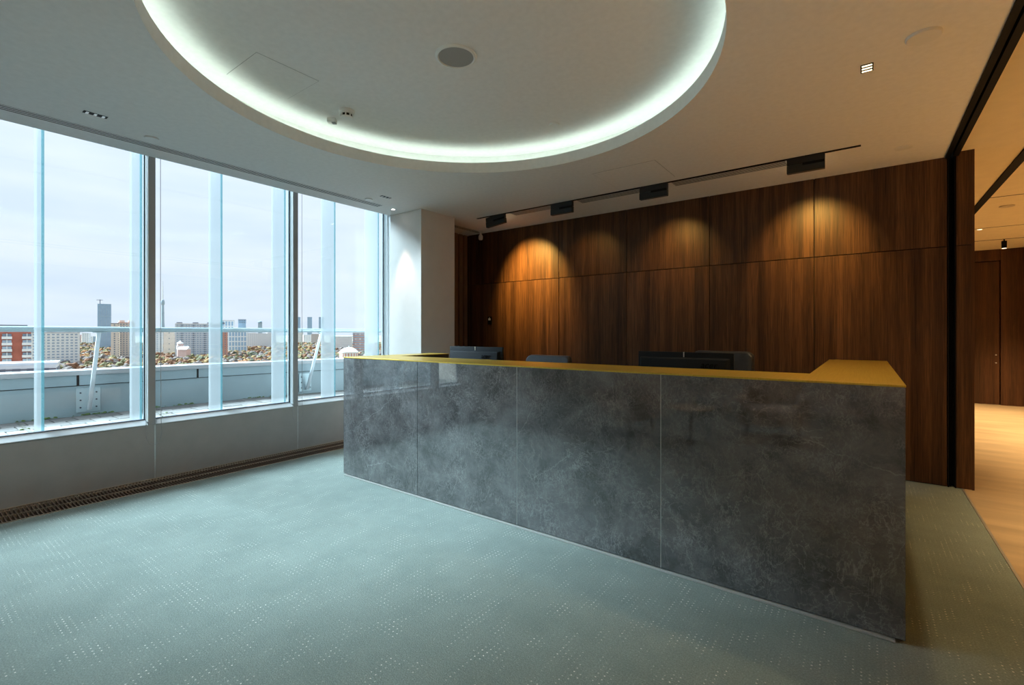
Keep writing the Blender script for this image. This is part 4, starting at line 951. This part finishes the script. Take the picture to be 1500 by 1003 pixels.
pool = ['rust'] * 6 + ['ochre'] * 3 + ['olive'] * 2 + ['bare'] * 5 + ['orange'] * 3 + ['dark'] * 1
spots = []
D_ = 300.0
while D_ < 1500:
    step = 8.2 + D_ * 0.003
    x = -950.0 / FPX * D_
    while x < -170.0 / FPX * D_:
        xx, dd = x + random.uniform(-3, 3), D_ + random.uniform(-4, 4)
        p_ = xx / dd * FPX + 750
        n_ = noise.noise(Vector((xx * 0.012, dd * 0.012, 3.1)))
        keep = 55 < p_ < 565
        if keep and (p_ < 200 and D_ > 480 and random.random() < 0.35): keep = False
        if keep:
            g_ = (FWD * dd + RGT * xx).xy
            for c_, ra, rb in FOOT:
                v_ = g_ - c_; u_ = c_.normalized()
                if -8 < v_.dot(u_) < 26 and abs(v_.x * u_.y - v_.y * u_.x) < rb: keep = False; break
        if keep: spots.append((dd, xx, n_))
        x += step
    D_ += step * 0.95
word_of = {k: w for k, c, w in TREES}
def tree_key(n_):
    return pool[min(len(pool) - 1, max(0, int((n_ * 0.75 + 0.5 + random.uniform(-.28, .28)) * len(pool))))]
spots.sort()
N_IND = 260
ZONES = [(64, 138, 'left of the first leaning railing post'), (138, 190, 'right of the first leaning railing post'), (229, 270, 'just right of the left grey mullion'), (270, 307, 'just left of the middle glass fin'),
         (325, 362, 'just right of the middle glass fin'), (362, 398, 'just left of the right grey mullion'), (438, 472, 'around the second leaning railing post'), (491, 537, 'right above the desk corner')]
def zone_of(p_):
    for a_, b_, w_ in ZONES:
        if a_ <= p_ < b_: return w_
def cap_line(p_): return 548 - 0.0467 * p_ if p_ < 300 else 534 - 0.055 * (p_ - 300)      # upper edge of the parapet as seen from the room
stuff = {}; n_ind = 0
for i, (dd, xx, n_) in enumerate(spots):
    key = tree_key(n_); s = random.randrange(3); h = random.uniform(10.5, 15.5) * (1.0 if dd < 900 else 1.1); w = h * random.uniform(0.72, 0.98)
    loc = FWD * dd + RGT * xx + Vector((0, 0, GZ)); rz = random.uniform(0, 6.28)
    p_ = xx / dd * FPX + 750; ytop = CY - (GZ + h - EYE) / dd * FPX
    if ytop > cap_line(p_) + 1: continue                     # wholly behind the parapet
    zn = zone_of(p_)
    if zn and n_ind < N_IND:
        o = bpy.data.objects.new('autumn_tree', TM[(key, s)]); COL.objects.link(o); o.location = loc; o.scale = (w, w, h); o.rotation_euler = (0, 0, rz); n_ind += 1
        tag(o, word_of[key] + ' autumn tree ' + zn, 'tree', word_of[key] + ' trees of the wood ' + zn)
    else:
        stuff.setdefault(key, []).append((s, Matrix.Translation(loc) @ Matrix.Rotation(rz, 4, 'Z') @ Matrix.Diagonal((w, w, h, 1))))
vs, fs, mi = [], [], []
me = bpy.data.meshes.new('far_wood')
for j, (key, lst) in enumerate(stuff.items()):
    me.materials.append(TM[(key, 0)].materials[0])
    for s, mtx in lst:
        src = TM[(key, s)]; n = len(vs)
        vs += [mtx @ v.co for v in src.vertices]; fs += [tuple(i + n for i in p.vertices) for p in src.polygons]; mi += [j] * len(src.polygons)
me.from_pydata(vs, [], fs); me.polygons.foreach_set('material_index', mi)
o = bpy.data.objects.new('far_wood', me); COL.objects.link(o); tag(o, 'mass of far autumn trees behind the nearer wood', 'wood', kind='stuff')
print('trees', len(spots))
